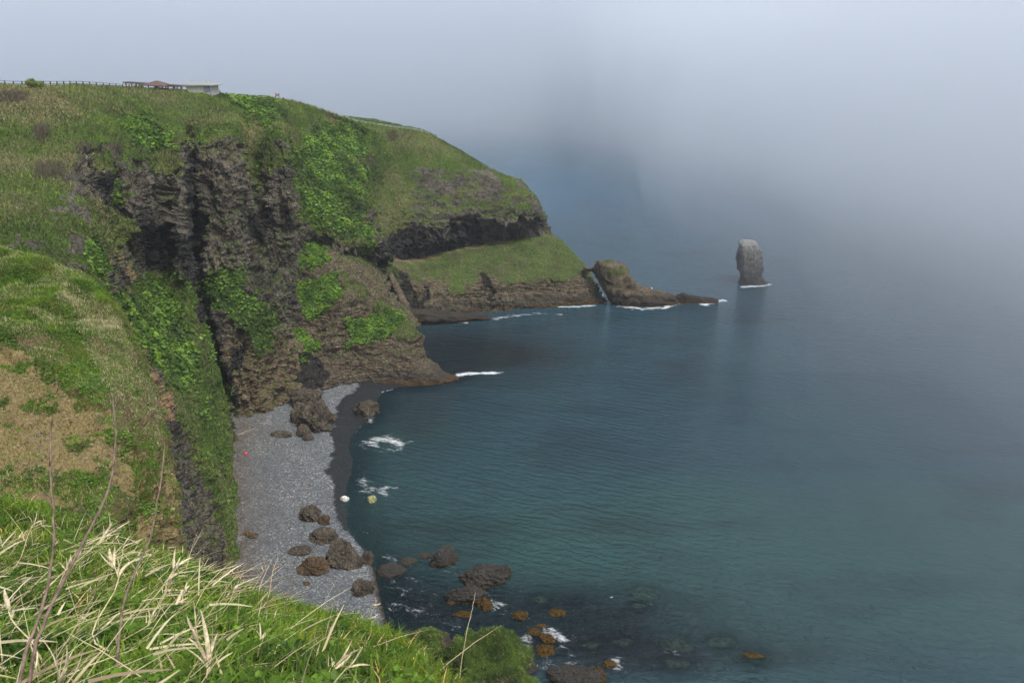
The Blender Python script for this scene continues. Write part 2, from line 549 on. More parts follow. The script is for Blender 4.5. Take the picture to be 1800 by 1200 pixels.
def leaf_disc_mesh(P, N, r, col, lift=0.3, tiltn=0.5, k=7, cup=0.25):
    n = len(P)
    up = unit(N * 0.55 + np.array([0, -0.25, 0.8]) + RNG.normal(0, tiltn * 0.5, (n, 3)))
    a = unit(np.cross(up, RNG.normal(0, 1, (n, 3))))
    b = np.cross(up, a)
    c = P + unit(N + [0, 0, .8]) * (r * lift + RNG.random(n) * r * 1.0)[:, None]
    ring = []
    for q in range(k):
        th = 2 * math.pi * q / k
        rr = (0.92 + 0.2 * RNG.random(n)) * r * (0.45 if q == 0 else 1)
        ring.append(c + (a * math.cos(th) + b * math.sin(th)) * rr[:, None] + up * (r * cup * (0.3 + 0.7 * RNG.random(n)))[:, None])
    V = np.stack([c] + ring, 1)
    base = np.arange(n)[:, None] * (k + 1)
    tris = np.concatenate([base + np.array([[0, 1 + q, 1 + (q + 1) % k]]) for q in range(k)])
    cv = np.repeat(col, k + 1, 0)
    return V.reshape(-1, 3), None, tris, cv

def tints(n, A, B, P=None, sc=0.15, straw=None, sf=0.0, vary=0.25):
    t = RNG.random((n, 1))
    if P is not None:
        t = np.clip(0.5 * t + 0.5 * (0.5 + 1.6 * fbm(P, sc, 3, 2.2)[:, None]), 0, 1)
    c = np.array(A) * (1 - t) + np.array(B) * t
    if straw is not None:
        f = sf if np.ndim(sf) else np.full(n, sf)
        s = (RNG.random(n) < f)[:, None]
        c = np.where(s, np.array(straw) * (0.7 + 0.5 * RNG.random((n, 1))), c)
    return c * (1 - vary + 2 * vary * RNG.random((n, 1)))

def put_stuff(name, parts, mat, label, cat):
    Vs, Q, T, Cs = [], [], [], []; o = 0
    for V, q, t, c in parts:
        if q is not None: Q.append(q + o)
        if t is not None: T.append(t + o)
        Vs.append(V); Cs.append(c); o += len(V)
    me = mesh_np(name, np.concatenate(Vs), quads=np.concatenate(Q) if Q else None, tris=np.concatenate(T) if T else None,
                 cols={'tint': np.concatenate(Cs)}, smooth=False)
    ob = link(name, me, mat)
    return tag(ob, label, cat, None, 'stuff')

# ------------------------------------------------------------------ cliff with the upper slopes and the far headland
U_TAB = [
 [(-300,140,170),(-300,235,145),(-300,330,122),(-280,430,108),(-200,520,100),(-50,700,92),(150,950,88),(430,1180,-2)],
 [(0,155,178),(0,235,155),(5,320,136),(20,395,122),(60,460,114),(140,600,105),(280,850,98),(430,1080,-2)],
 [(120,153,188),(120,205,170),(130,270,152),(150,370,138),(160,450,130),(195,560,117),(290,800,108),(425,1020,-2)],
 [(180,156,200),(180,200,184),(188,264,166),(196,370,156),(212,470,150),(240,590,128),(320,780,118),(420,970,-2)],
 [(230,158,212),(230,200,195),(240,250,172),(245,370,158),(250,480,158),(270,590,140),(335,740,132),(416,910,-2)],
 [(280,161,224),(280,205,206),(285,255,185),(285,385,176),(288,465,183),(306,580,156),(360,700,147),(414,850,-2)],
 [(310,162,226),(310,205,208),(320,258,184),(325,375,172),(327,475,168),(350,560,161),(386,670,159),(408,775,-2)],
 [(340,163,228),(335,205,210),(331,246,206),(333,375,206),(338,490,202),(368,600,192),(397,700,182),(412,748,-2)],
 [(360,164,230),(355,210,210),(355,252,194),(355,370,187),(362,475,182),(385,590,178),(408,680,176),(425,742,-2)],
 [(400,168,235),(405,205,215),(412,238,197),(418,350,190),(422,455,184),(432,560,180),(442,660,177),(455,738,-2)],
 [(430,171,240),(440,215,222),(438,255,211),(440,340,206),(448,430,198),(462,540,187),(475,640,182),(488,724,-2)],
 [(470,173,250),(490,213,222),(497,243,205),(507,340,199),(514,415,201),(500,500,196),(500,620,188),(508,712,-2)],
 [(515,180,256),(512,230,240),(512,270,226),(522,340,215),(530,410,214),(530,470,216),(525,560,210),(525,640,-1)],
 [(560,200,270),(552,250,252),(545,300,240),(545,360,228),(552,415,226),(550,470,228),(550,560,224),(550,612,-1)],
 [(600,212,285),(600,260,264),(600,310,248),(600,370,234),(602,425,229),(600,480,236),(600,560,240),(600,592,240)],
 [(670,222,305),(645,275,280),(643,330,258),(658,395,242),(666,438,238),(655,462,246),(650,500,250),(650,540,258)],
 [(700,227,312),(680,285,295),(662,345,286),(674,400,280),(690,455,278),(690,480,282),(685,510,284),(685,535,287)],
 [(745,233,325),(740,290,308),(742,345,296),(748,400,286),(752,450,294),(752,470,300),(750,490,300),(750,510,300)],
 [(800,260,335),(820,300,318),(825,345,305),(830,385,296),(834,428,306),(835,445,312),(835,470,312),(835,490,312)],
 [(872,303,330),(900,322,318),(905,350,308),(906,380,300),(905,418,309),(900,432,315),(900,450,315),(900,470,315)],
 [(915,318,330),(937,345,316),(952,368,308),(958,385,305),(955,410,312),(940,420,318),(940,440,318),(940,455,318)],
 [('r',20,45,-40),(905,315,350),(928,345,340),(940,368,335),(945,388,332),(940,412,332),(930,420,332),(930,440,332),(930,455,332)],
 [('r',20,45,-40),(850,305,380),(880,345,370),(890,368,360),(890,388,355),(880,412,355),(880,420,355),(880,440,355),(880,455,355)],
]
for i in range(15, 21):
    pass
_ut = []
for k, c in enumerate(U_TAB):
    if not isinstance(c[0][0], str) and k >= 12:
        c = [('r', 12, 45, -9 - 2.4 * (k - 12))] + c
    elif not isinstance(c[0][0], str) and k >= 7:
        c = [('r', -4, 45, -3 - 1.1 * (k - 7))] + c
    _ut.append(c)
GU = loft(cols_px(_ut))
NU = grid_normals(GU)
if NU[NU.shape[0] // 3, 60, 2] < 0: NU = -NU
V0 = GU.reshape(-1, 3); N0 = NU.reshape(-1, 3)
px, py = pix(V0)
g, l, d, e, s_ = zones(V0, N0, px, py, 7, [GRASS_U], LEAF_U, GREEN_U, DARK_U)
rockw = np.clip(1 - g, 0, 1)[:, None]
head = sstep(640, 720, px)[:, None]        # the far headland: lumpy conglomerate
col = ridged(V0, (0.20, 0.20, 0.035), 4, 3.0) + 1.3 * ridged(V0, (0.085, 0.085, 0.012), 3, 43.0)
big = fbm(V0, 0.055, 3, 1.0)
mid = ridged(V0, 0.16, 4, 7.0)
fin = fbm(V0, 0.8, 4, 4.0) + 0.5 * ridged(V0, (0.5, 0.5, 0.28), 3, 14.0)
lump = fbm(V0, 0.22, 3, 24.0)
disp = (1.9 * big + 1.35 * col * (1 - 0.6 * head[:, 0]) + 1.2 * mid)[:, None] * (0.25 + 0.75 * rockw) \
       + fin[:, None] * (0.26 + 0.50 * rockw) + (0.5 * lump)[:, None] * (1 - rockw) \
       + (1.9 * (head[:, 0] * np.maximum(ridged(V0, (0.10, 0.10, 0.22), 4, 31.0), -0.4)) * sstep(275, 315, py) * sstep(690, 750, px))[:, None]
crest = sstep(6, 40, np.abs(py - np.interp(px, [0,120,400,515,600,745,872,915], [155,153,168,180,212,233,303,318])))
lowr = sstep(540, 600, py) * (px > 390)
bl = (1 - lowr) * (1.1 * blocks(V0, (0.30, 0.30, 0.09), 1) + 0.65 * blocks(V0, (0.75, 0.75, 0.35), 2) * 0.7) + lowr * (0.8 * blocks(V0, (0.25, 0.25, 0.7), 21, .4) + 0.5 * blocks(V0, (0.7, 0.7, 2.0), 22, .2)) + 0.22 * blocks(V0, (1.8, 1.8, 1.4), 3, 0.2)
disp += (bl * rockw[:, 0] * 1.1 + 0.12 * bl * (1 - rockw[:, 0]))[:, None]
disp *= (0.25 + 0.75 * crest)[:, None]
V1 = V0 + N0 * disp
GU = V1.reshape(GU.shape)
NU = grid_normals(GU)
if NU[NU.shape[0] // 3, 60, 2] < 0: NU = -NU
N1 = NU.reshape(-1, 3)
px, py = pix(V1)
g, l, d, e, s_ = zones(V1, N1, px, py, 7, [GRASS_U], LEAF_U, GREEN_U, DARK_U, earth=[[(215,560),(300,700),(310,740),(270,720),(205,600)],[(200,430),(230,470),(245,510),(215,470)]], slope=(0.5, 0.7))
# steep broken bits inside the far headland's grass show rock
brk = np.maximum(sstep(0.55, 0.35, N1[:, 2] + 0.2 * fbm(V1, 0.6, 3, 8.8)), sstep(0.10, 0.22, fbm(V1, (0.09, 0.09, 0.2), 4, 61.0) - 0.0010 * np.abs(px - 800))) * sstep(280, 305, py) * sstep(700, 750, px) * 0.9
g = g * (1 - brk)
low_ = sstep(560, 620, py) * (px > 395) * (1 - d)
e = np.maximum(e, 0.42 * low_)
rough_ = inpoly(px + 10 * fbm(V1, .2, 3, 2.), py + 10 * fbm(V1, .2, 3, 9.), [(92,335),(135,290),(165,350),(158,440),(110,455),(10,430),(50,385)]).astype(float)
g = g * (1 - 0.85 * rough_ * sstep(-0.1, 0.1, fbm(V1, 0.2, 4, 71.0)))
straw = np.clip(0.12 + 0.9 * fbm(V1, (0.05, 0.05, 0.05), 4, 12.0) + 0.35 * sstep(200, 155, py) * sstep(420, 350, px) + 0.15 * sstep(300, 100, px), 0, 1) * (1 - l)
U_w = dict(g=g, l=l, s=straw)
M_CLIFF = land_mat('cliff_rock', 1.0)
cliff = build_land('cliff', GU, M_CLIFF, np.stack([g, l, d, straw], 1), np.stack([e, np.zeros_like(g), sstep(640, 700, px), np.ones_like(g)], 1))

# ------------------------------------------------------------------ lower terrace of the headland
T_TAB = [
 [(640,438,268),(655,462,262),(662,485,264),(672,505,266),(685,535,266),(690,562,-1)],
 [(690,446,286),(695,460,278),(700,482,272),(706,505,270),(712,532,267),(716,560,-1)],
 [(740,445,298),(745,457,290),(750,480,281),(757,503,274),(763,530,270),(765,556,-1)],
 [(800,438,302),(803,446,294),(808,476,283),(815,512,275),(818,530,273),(820,550,-1)],
 [(850,430,308),(852,438,299),(856,462,288),(868,494,280),(870,518,276.5),(870,546,-1)],
 [(905,420,312),(908,428,304),(914,455,293),(922,494,283),(924,515,280),(924,542,-1)],
 [(950,408,318),(955,412,309),(970,440,298),(976,488,286),(985,510,283),(985,538,-1)],
 [(965,408,322),(987,424,314),(1013,450,303),(1034,484,292),(1045,510,287),(1055,534,-1)],
 [(950,410,332),(975,425,325),(1005,450,314),(1038,483,301),(1054,515,293),(1068,531,-1)],
 [(920,410,345),(950,425,340),(980,450,330),(1010,483,318),(1030,515,305),(1045,528,-1)],
]
GT = loft(cols_px(T_TAB, (0, 12, 0), -4))
NT_ = grid_normals(GT)
if NT_[NT_.shape[0] // 2, 60, 2] < 0: NT_ = -NT_
V0 = GT.reshape(-1, 3); N0 = NT_.reshape(-1, 3); px, py = pix(V0)
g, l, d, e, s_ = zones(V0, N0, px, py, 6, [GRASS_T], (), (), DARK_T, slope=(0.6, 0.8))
q = V0[:, 2] + 0.10 * V0[:, 0] + 1.2 * fbm(V0, 0.08, 3, 4.0)
lay = perlin(np.stack([q * 0.9, q * 0 + 3.3, q * 0], 1)) * 1.3 + perlin(np.stack([q * 2.3, q * 0 + 7.3, q * 0], 1)) * 0.55
vert = ridged(V0, (0.5, 0.5, 0.05), 3, 2.0)
disp = (1 - g) * (lay * 0.9 + 0.8 * fbm(V0, 0.13, 4, 3.0) + 0.35 * vert + 0.25 * fbm(V0, 0.9, 4, 5.0)) + g * (0.7 * fbm(V0, 0.15, 4, 6.0) + 0.25 * fbm(V0, 0.8, 3, 9.0)) - 1.0 * d * (py > 465)
disp += (1 - g) * (1.0 * blocks(V0, (0.28, 0.28, 0.6), 4) + 0.5 * blocks(V0, (0.8, 0.8, 1.6), 5, .2)) + g * 0.12 * blocks(V0, 0.7, 6)
V1 = V0 + N0 * disp[:, None]
GT = V1.reshape(GT.shape); NT_ = grid_normals(GT)
if NT_[NT_.shape[0] // 2, 60, 2] < 0: NT_ = -NT_
N1 = NT_.reshape(-1, 3); px, py = pix(V1)
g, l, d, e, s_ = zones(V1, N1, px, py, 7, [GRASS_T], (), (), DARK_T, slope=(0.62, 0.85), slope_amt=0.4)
e = sstep(0.75, 1.0, inpoly(px, py + 4 * fbm(V1, 0.3, 3), [(690,455),(760,446),(800,433),(850,424),(955,402),(955,412),(850,437),(800,449),(750,460),(700,470)]).astype(float)) * 0.55 * sstep(-0.25, 0.2, fbm(V1, 0.25, 3, 33.))
g = np.clip(g - e, 0, 1) * (1 - 0.4 * sstep(0.15, 0.3, fbm(V1, 0.22, 4, 20.0)))
one = np.ones_like(g)
M_STRATA = land_mat('strata_rock', 1.0, 1.0, rockA=(.050,.040,.028), rockB=(.20,.160,.105), rockC=(.36,.29,.195))
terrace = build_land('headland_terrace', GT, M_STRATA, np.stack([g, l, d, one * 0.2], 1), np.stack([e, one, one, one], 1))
T_w = dict(g=g)

# ------------------------------------------------------------------ near promontory
P_TAB = [
 [(498,425,222),(500,455,214),(500,510,206),(504,580,199),(510,650,193),(515,700,-2)],
 [(540,418,230),(535,440,219),(534,500,212),(536,570,204),(540,640,196),(542,692,-2)],
 [(575,422,236),(570,445,224),(568,505,213),(568,570,206),(570,635,199),(575,682,-2)],
 [(620,438,240),(615,462,226),(610,512,215),(610,572,207),(612,630,202.5),(615,673,-2)],
 [(646,452,242),(648,485,226),(654,533,216),(660,585,210),(664,632,204),(665,676,-1)],
 [(690,528,232),(702,548,219),(714,572,213.5),(718,602,208.5),(722,642,203.5),(725,678,-1)],
 [(720,560,226),(728,573,217),(736,594,212),(738,622,208.5),(757,650,205),(775,675,-1)],
 [(728,583,224),(735,597,218),(741,616,214),(762,640,211),(785,653,209),(805,664,-1)],
 [(724,588,232),(731,604,226),(738,624,221),(752,642,217),(776,655,212),(797,663,-1)],
 [(700,575,244),(704,590,239),(708,604,234),(712,616,230),(716,626,227),(720,640,-1)],
]
GP = loft(cols_px(P_TAB, (0, 8, -1), -4))
NP_ = grid_normals(GP)
if NP_[NP_.shape[0] // 3, 60, 2] < 0: NP_ = -NP_
V0 = GP.reshape(-1, 3); N0 = NP_.reshape(-1, 3); px, py = pix(V0)
g, l, d, e, s_ = zones(V0, N0, px, py, 6, GRASS_P, LEAF_P, (), ())
q = V0[:, 2] + 0.20 * V0[:, 0] + 1.6 * fbm(V0, 0.07, 3, 14.0)
lay = perlin(np.stack([q * 0.55, q * 0 + 3.3, q * 0], 1)) * 1.8 + perlin(np.stack([q * 1.7, q * 0 + 7.3, q * 0], 1)) * 0.8
low = sstep(620, 650, py)
disp = (1 - 0.7 * g) * (lay * 0.8 * (1 - 0.7 * low) + 1.2 * fbm(V0, 0.10, 4, 3.0) + 0.7 * ridged(V0, 0.22, 3, 1.5) * (1 - 0.5 * low) + 0.22 * fbm(V0, 0.9, 4, 5.0))
disp += 1.2 * np.exp(-((py - 595) / 10) ** 2) * sstep(690, 715, px) - 1.0 * np.exp(-((py - 612) / 8) ** 2) * sstep(640, 700, px)
disp += (1 - 0.8 * g) * (1 - 0.55 * low) * (1.2 * blocks(V0, (0.22, 0.22, 0.55), 7) + 0.6 * blocks(V0, (0.7, 0.7, 1.5), 8, .2) + 0.25 * blocks(V0, (1.8, 1.8, 2.5), 9, .1))
V1 = V0 + N0 * disp[:, None]
GP = V1.reshape(GP.shape); NP_ = grid_normals(GP)
if NP_[NP_.shape[0] // 3, 60, 2] < 0: NP_ = -NP_
N1 = NP_.reshape(-1, 3); px, py = pix(V1)
g, l, d, e, s_ = zones(V1, N1, px, py, 6, GRASS_P, LEAF_P, (), [[(490,610),(560,625),(575,650),(570,690),(490,720)]], slope=(0.6, 0.8), slope_amt=0.42)
g *= sstep(650, 620, py)
one = np.ones_like(g)
prom = build_land('promontory', GP, M_STRATA, np.stack([g, l, d, one * 0.3], 1), np.stack([e, sstep(625, 680, px), 0.3 + 0.7 * sstep(640, 690, px), one], 1))
P_w = dict(g=g, l=l)

# ------------------------------------------------------------------ near spur with the sandy scar
B_TAB = [ # each line runs from the inland side to the edge and then down the seaward face
 [(-260,470,100),(0,480,96),(100,520,92),(185,580,88),(240,690,84),(262,800,82),(275,980,82)],
 [(-260,365,82),(0,432,77),(100,468,72),(195,522,67),(258,640,61),(290,758,57),(312,930,56)],
 [(-260,450,63),(0,520,61),(100,575,58),(190,645,55),(262,735,51.5),(300,810,50),(322,960,50)],
 [(-260,600,51),(0,640,48.5),(100,690,46.5),(190,730,45.5),(262,790,44.5),(302,860,44),(322,985,44.5)],
 [(-260,760,41),(0,780,39.5),(100,800,39),(180,820,38.8),(245,856,38.6),(292,905,39),(315,1000,40)],
 [(-260,900,33),(0,890,32.5),(100,900,33),(170,912,33.5),(235,935,34.5),(268,975,35.5),(300,1050,37)],
 [(-260,1150,27),(0,1100,28),(100,1100,28.5),(170,1100,29),(230,1110,30),(262,1130,31),(290,1180,33)],
]
_K = np.array([[P3(*p) for p in r] + [P3(*r[-1]) + np.array([1.5, 0, -18]), P3(*r[-1]) + np.array([5, 2, -50])] for r in B_TAB])
GB = loft(np.swapaxes(_K, 0, 1).tolist(), 1.6)
NB = grid_normals(GB)
if NB[60, 60, 2] < 0: NB = -NB
V0 = GB.reshape(-1, 3); N0 = NB.reshape(-1, 3); px, py = pix(V0)
EARTH_B = [[(-300,590),(0,598),(40,610),(75,640),(100,668),(118,700),(190,722),(205,745),(175,775),(185,800),(165,830),(175,870),(150,890),(0,880),(-300,880)],
           [(232,880),(262,870),(298,800),(318,860),(330,1100),(230,1100)], [(176,760),(250,800),(255,900),(180,850)]]
M_NEAR = land_mat('near_spur_ground', 4.0, rockA=(.035,.027,.020), rockB=(.14,.10,.066), rockC=(.28,.21,.13), grassA=(.035,.07,.010), grassB=(.11,.18,.025), dirt=(.215,.170,.076))
steep = sstep(0.75, 0.35, N0[:, 2])
eB = np.zeros(len(V0)); jx = 12 * fbm(V0, 0.35, 4, 1.0); jy = 12 * fbm(V0, 0.35, 4, 21.0)
for p in EARTH_B: eB[inpoly(px + jx * 2, py + jy * 2, p)] = 1
disp = 1.4 * fbm(V0, 0.12, 4, 2.0) + 0.30 * fbm(V0, 0.7, 4, 4.0) + 0.35 * ridged(V0, (0.35, 0.35, 0.35), 3, 52.0) + steep * (0.9 * ridged(V0, (0.35, .35, .12), 4, 3.0) + 0.3 * fbm(V0, 1.1, 4, 5.0)) + 0.09 * fbm(V0, 2.2, 4, 6.0) + 0.25 * eB * np.maximum(ridged(V0, (.5,.5,.9), 4, 26.0), -.3)
# little scarp above the scar
disp += -0.55 * eB * sstep(0.3, 0.8, eB) * 0.8
crest = sstep(3, 25, np.abs(px - np.interp(py, [432,468,522,640,758,930], [0,100,195,258,290,312])))
lip = np.exp(-((px - 140) / 48) ** 4)
disp += lip * (0.45 * sstep(722, 716, py) * sstep(680, 705, py) - 0.35 * sstep(716, 724, py) * sstep(760, 730, py)) + 0.35 * np.exp(-((px - 30) / 60) ** 4) * (sstep(606, 600, py) * sstep(570, 592, py) - 0.8 * sstep(600, 608, py) * sstep(640, 612, py))
disp += steep * (0.7 * blocks(V0, (0.6, 0.6, 0.35), 10, .3) + 0.3 * blocks(V0, 1.6, 11, .1)) + eB * 0.12 * blocks(V0, 2.2, 12, .1) + 0.03 * blocks(V0, 3.0, 13, .05)
V1 = V0 + N0 * (disp * (0.35 + 0.65 * crest))[:, None]
GB = V1.reshape(GB.shape); NB = grid_normals(GB)
if NB[60, 60, 2] < 0: NB = -NB
N1 = NB.reshape(-1, 3); px, py = pix(V1)
eB = np.zeros(len(V1)); 
for p in EARTH_B: eB[inpoly(px + jx * 2, py + jy * 2, p)] = 1
steep = sstep(0.62, 0.35, N1[:, 2])
patch = sstep(0.02, 0.22, fbm(V1, 0.45, 4, 40.0) + 0.35 * sstep(780, 900, py) - 0.22 * sstep(200, 60, px) * sstep(900, 700, py))
gB = np.clip((1 - eB) + eB * patch * 0.85, 0, 1) * (1 - steep * 0.75)
sB = np.clip(0.15 + 1.1 * fbm(V1, 0.25, 3, 3.0), 0, 1) * 0.5
SB = [(0,440),(150,480),(200,600),(262,640),(285,740),(292,800),(250,760),(225,690),(150,630),(60,590),(0,560)]
sb2 = np.zeros(len(V1)); sb2[inpoly(px + jx, py + jy, [(100,500),(190,540),(250,640),(275,700),(290,790),(255,770),(205,700),(170,640),(150,570)])] = 1
sB = np.clip(sB + 0.75 * sb2, 0, 1)
spur = build_land('near_spur', GB, M_NEAR, np.stack([gB, gB * 0, gB * 0, sB], 1), np.stack([np.maximum(eB, steep * 0.4), gB * 0, gB * 0, gB * 0 + 1], 1))

# ------------------------------------------------------------------ foreground slope at the camera's feet
A_TAB = [
 [(-700,1500,1.3),(-200,1500,1.3),(300,1480,1.35),(700,1460,1.4),(1000,1500,1.4),(1300,1900,1.5)],
 [(-500,1250,2.6),(0,1230,2.6),(300,1230,2.6),(600,1245,2.5),(820,1300,2.4),(1000,1600,2.5)],
 [(-400,1060,4.5),(0,1060,4.5),(250,1080,4.5),(500,1130,4.3),(740,1195,4.1),(860,1420,4.1)],
 [(-350,950,6.7),(0,960,6.7),(230,1010,6.6),(460,1078,6.2),(700,1152,5.6),(810,1330,5.6)],
 [(-350,865,9.5),(0,888,9),(200,955,9),(430,1050,8),(685,1140,6.6),(775,1290,6.6)],
 [(-350,905,10.7),(0,935,10.3),(200,1010,10.1),(430,1110,9),(675,1210,7.5),(750,1400,7.4)],
 [(-350,1250,12),(0,1250,12),(200,1250,12),(430,1350,11),(640,1500,9.5),(720,1700,9)],
]
GA = loft([[P3(*p) for p in r] for r in A_TAB], 6, 60)
NA = grid_normals(GA)
if NA[GA.shape[0] // 2, 30, 2] < 0: NA = -NA
V0 = GA.reshape(-1, 3); N0 = NA.reshape(-1, 3)
V1 = V0 + N0 * (0.12 * fbm(V0, 0.8, 3, 2.0) + 0.04 * fbm(V0, 3.0, 3, 5.0))[:, None]
GA = V1.reshape(GA.shape)
M_FORE = land_mat('foreground_soil', 8.0, grassA=(.020,.035,.008), grassB=(.05,.08,.016))
one = np.ones(len(V1))
fore = build_land('foreground_slope', GA, M_FORE, np.stack([one, one * 0, one * 0, one * 0.2], 1), np.stack([one * 0] * 3 + [one], 1))

# ------------------------------------------------------------------ far mound behind the fence
def mound(name, pxs, tops, Y, depth):
    cols = []
    for x, y in zip(pxs, tops):
        p = P3(x, y, Y)
        cols.append([p + np.array([0, depth, -6]), p, p + np.array([0, -depth * 0.5, -4]), p + np.array([0, -depth, -12])])
    G = loft(cols, 2.5)
    N = grid_normals(G); V = G.reshape(-1, 3) + 0 
    V = V + np.array([0, 0, 1.0]) * (0.4 * fbm(V, 0.2, 3, 2.0))[:, None]
    o = np.ones(len(V))
    return build_land(name, V.reshape(G.shape), M_CLIFF, np.stack([o, o * 0.3, o * 0, o * 0.1], 1), np.stack([o * 0] * 3 + [o], 1)), V.reshape(G.shape)
_, GM = mound('hill', [570,590,606,625,650,680,710,740,765], [224,212,206.5,208,211,216.5,223,230,240], 345, 25)
_, GM2 = mound('hill', [80,105,130,160,190,215,250,285], [157,151,149.5,149.5,150.5,152,154,162], 260, 20)

# ------------------------------------------------------------------ arch rock, reef, sea stack
def tube_rock(name, rings, mat, zone=None, amp=0.5, sc=0.25, strata=0.5, nu_sub=6, na=72, label=None, cat='rock', grass_min=None):
    """rings: list of (centre, half vector up, half vector across)"""
    K = np.array([[c, a, b] for c, a, b in rings], dtype=float)
    K = interp_axis(K, [nu_sub] * (len(rings) - 1), 0.5)
    th = np.linspace(0, 2 * np.pi, na, endpoint=False)
    cs = np.cos(th); sn = np.sin(th)
    sq = 1 / np.maximum(np.abs(cs), np.abs(sn)) ** 0.45       # a slightly boxy section
    G = K[:, None, 0] + K[:, None, 1] * (cs * sq)[None, :, None] + K[:, None, 2] * (sn * sq)[None, :, None]
    cen = K[:, None, 0]
    N = (G - cen); N = N / np.maximum(np.linalg.norm(N, axis=2, keepdims=True), 1e-6)
    V = G.reshape(-1, 3)
    q = V[:, 2] + 0.1 * V[:, 0] + 0.8 * fbm(V, 0.12, 3, 4.0)
    lay = perlin(np.stack([q * 1.1, q * 0 + 3.3, q * 0], 1)) * 1.2
    d = amp * (0.9 * blocks(V, (0.45, 0.45, 0.6), 31, .4) + 0.5 * blocks(V, 1.3, 32, .1) + fbm(V, sc, 4, 3.0) * 1.3 + strata * lay + 0.6 * ridged(V, (sc * 2.5, sc * 2.5, sc), 3, 2.0) + 0.25 * fbm(V, 1.2, 3, 6.0))
    V = V + N.reshape(-1, 3) * d[:, None]
    nu, nv = G.shape[:2]
    i = np.arange(nu - 1)[:, None] * nv; j = np.arange(nv)[None, :]; j2 = (j + 1) % nv
    Q = np.stack([i + j, i + j2, i + nv + j2, i + nv + j], -1).reshape(-1, 4)
    # caps
    V = np.concatenate([V, V[:nv].mean(0, keepdims=True), V[-nv:].mean(0, keepdims=True)])
    a0 = nu * nv; jj = np.arange(nv)
    T = np.concatenate([np.stack([np.full(nv, a0), (jj + 1) % nv, jj], 1), np.stack([np.full(nv, a0 + 1), a0 - nv + jj, a0 - nv + (jj + 1) % nv], 1)])
    one = np.ones(len(V))
    pxx, pyy = pix(V)
    g = one * 0
    if grass_min is not None:
        for p in grass_min: g[inpoly(pxx + 2 * fbm(V, 0.5, 3, 2.0), pyy + 2 * fbm(V, 0.5, 3, 8.0), p)] = 1
    w = zone if zone is not None else 0.0
    me = mesh_np(name, V, quads=Q, tris=T, cols={'zone': np.stack([g, one * 0, one * 0, one * 0.3], 1), 'zon2': np.stack([one * 0, one, one, one], 1)})
    o = link(name, me, mat)
    if label: tag(o, label, cat)
    return o, V

def xsec(x, yt, yb, Y, th):
    a = P3(x, yt, Y); b = P3(x, yb, Y)
    return ((a + b) / 2, (a - b) / 2, np.array([0, th, 0.0]))

arch, _ = tube_rock('arch_rock', [xsec(1026,469,482,291,1.5), xsec(1036,470,477,289,1.3), xsec(1044,469,478,287,1.6), xsec(1049,461,490,286,3.0), xsec(1056,458,503,285,4.2),
    xsec(1064,458,516,284,5), xsec(1074,459,532,283,5.5), xsec(1088,462,538,283,5.5), xsec(1100,467,540,283,5.5), xsec(1106,478,541,283,5.2), xsec(1112,492,542,283,5.0),
    xsec(1125,500,543,282.5,4.6), xsec(1145,509,543,282.5,4.2), xsec(1165,514,542,282.5,3.8), xsec(1183,519,538,283,3.0), xsec(1192,526,532,283,1.5)],
    M_STRATA, amp=0.62, strata=0.7, label='brown layered rock leaning off the headland tip, joined to it by a small natural arch', cat='rock',
    grass_min=[[(1068,470),(1102,470),(1100,484),(1068,486)], [(1052,455),(1085,455),(1085,461),(1052,461)]])
M_REEF = land_mat('reef_rock', 1.5, 1.0, rockA=(.03,.026,.02), rockB=(.07,.055,.035), rockC=(.13,.09,.05))
reef, _ = tube_rock('reef', [xsec(1184,526,533,284,1.0), xsec(1193,518,534,284,2.2), xsec(1202,516,534,284,2.6), xsec(1213,519,534,284,2.6), xsec(1226,523,534,284,2.4), xsec(1245,524,534,284,2.2), xsec(1262,527,532,284,1.2)],
    M_REEF, amp=0.45, strata=0.4, label='low dark reef awash in surf at the seaward end of the leaning rock', cat='reef')

M_STACK = land_mat('stack_rock', 1.1, rockA=(.06,.056,.052), rockB=(.15,.142,.13), rockC=(.30,.285,.26), kelp_z=(-.6, .1))
def yring(y, x0, x1, Y, th):
    a = P3(x0, y, Y); b = P3(x1, y, Y)
    return ((a + b) / 2, np.array([0, th, 0.0]), (b - a) / 2)
srings = [yring(421.5,1308,1320,316,1.0), yring(424,1303,1327,315.5,2.4), yring(429,1300,1332,315,3.4), yring(438,1299,1336,314.5,4.2), yring(450,1297,1339,314,4.8), yring(462,1297,1340,313.5,5),
          yring(472,1298,1339,313.5,5), yring(482,1301,1338,313,4.8), yring(490,1302,1341,313,4.8), yring(495,1301,1346,313,4.8), yring(498,1299,1351,313,4.8), yring(505,1299,1352,313,5)]
stack, _ = tube_rock('sea_stack', srings, M_STACK, amp=0.5, strata=0.15, label='tall grey sea stack with a pale whitened top standing alone offshore', cat='sea stack')
# guano on the top of the stack: its own stain with its own outline
def stain_mat(base, zlo, zhi, col):
    t = NT(base)
    b = [n for n in t.n if n.type == 'BSDF_PRINCIPLED'][0]
    src = b.inputs['Base Color'].links[0].from_socket
    g = t.obj(); sx = t.node('ShaderNodeSeparateXYZ'); t.l.new(g, sx.inputs[0])
    zz = t.math('ADD', sx.outputs[2], t.math('MULTIPLY', t.math('SUBTRACT', t.noise(t.scale(g, (1, 1, .35)), 0.55, 5, 0.7), 0.5), 10.0))
    t.l.new(t.mix(t.mapr(zz, zlo, zhi, 0, 0.85), src, col), b.inputs['Base Color'])
stain_mat(M_STACK, 11.0, 19.0, (.45, .445, .42))

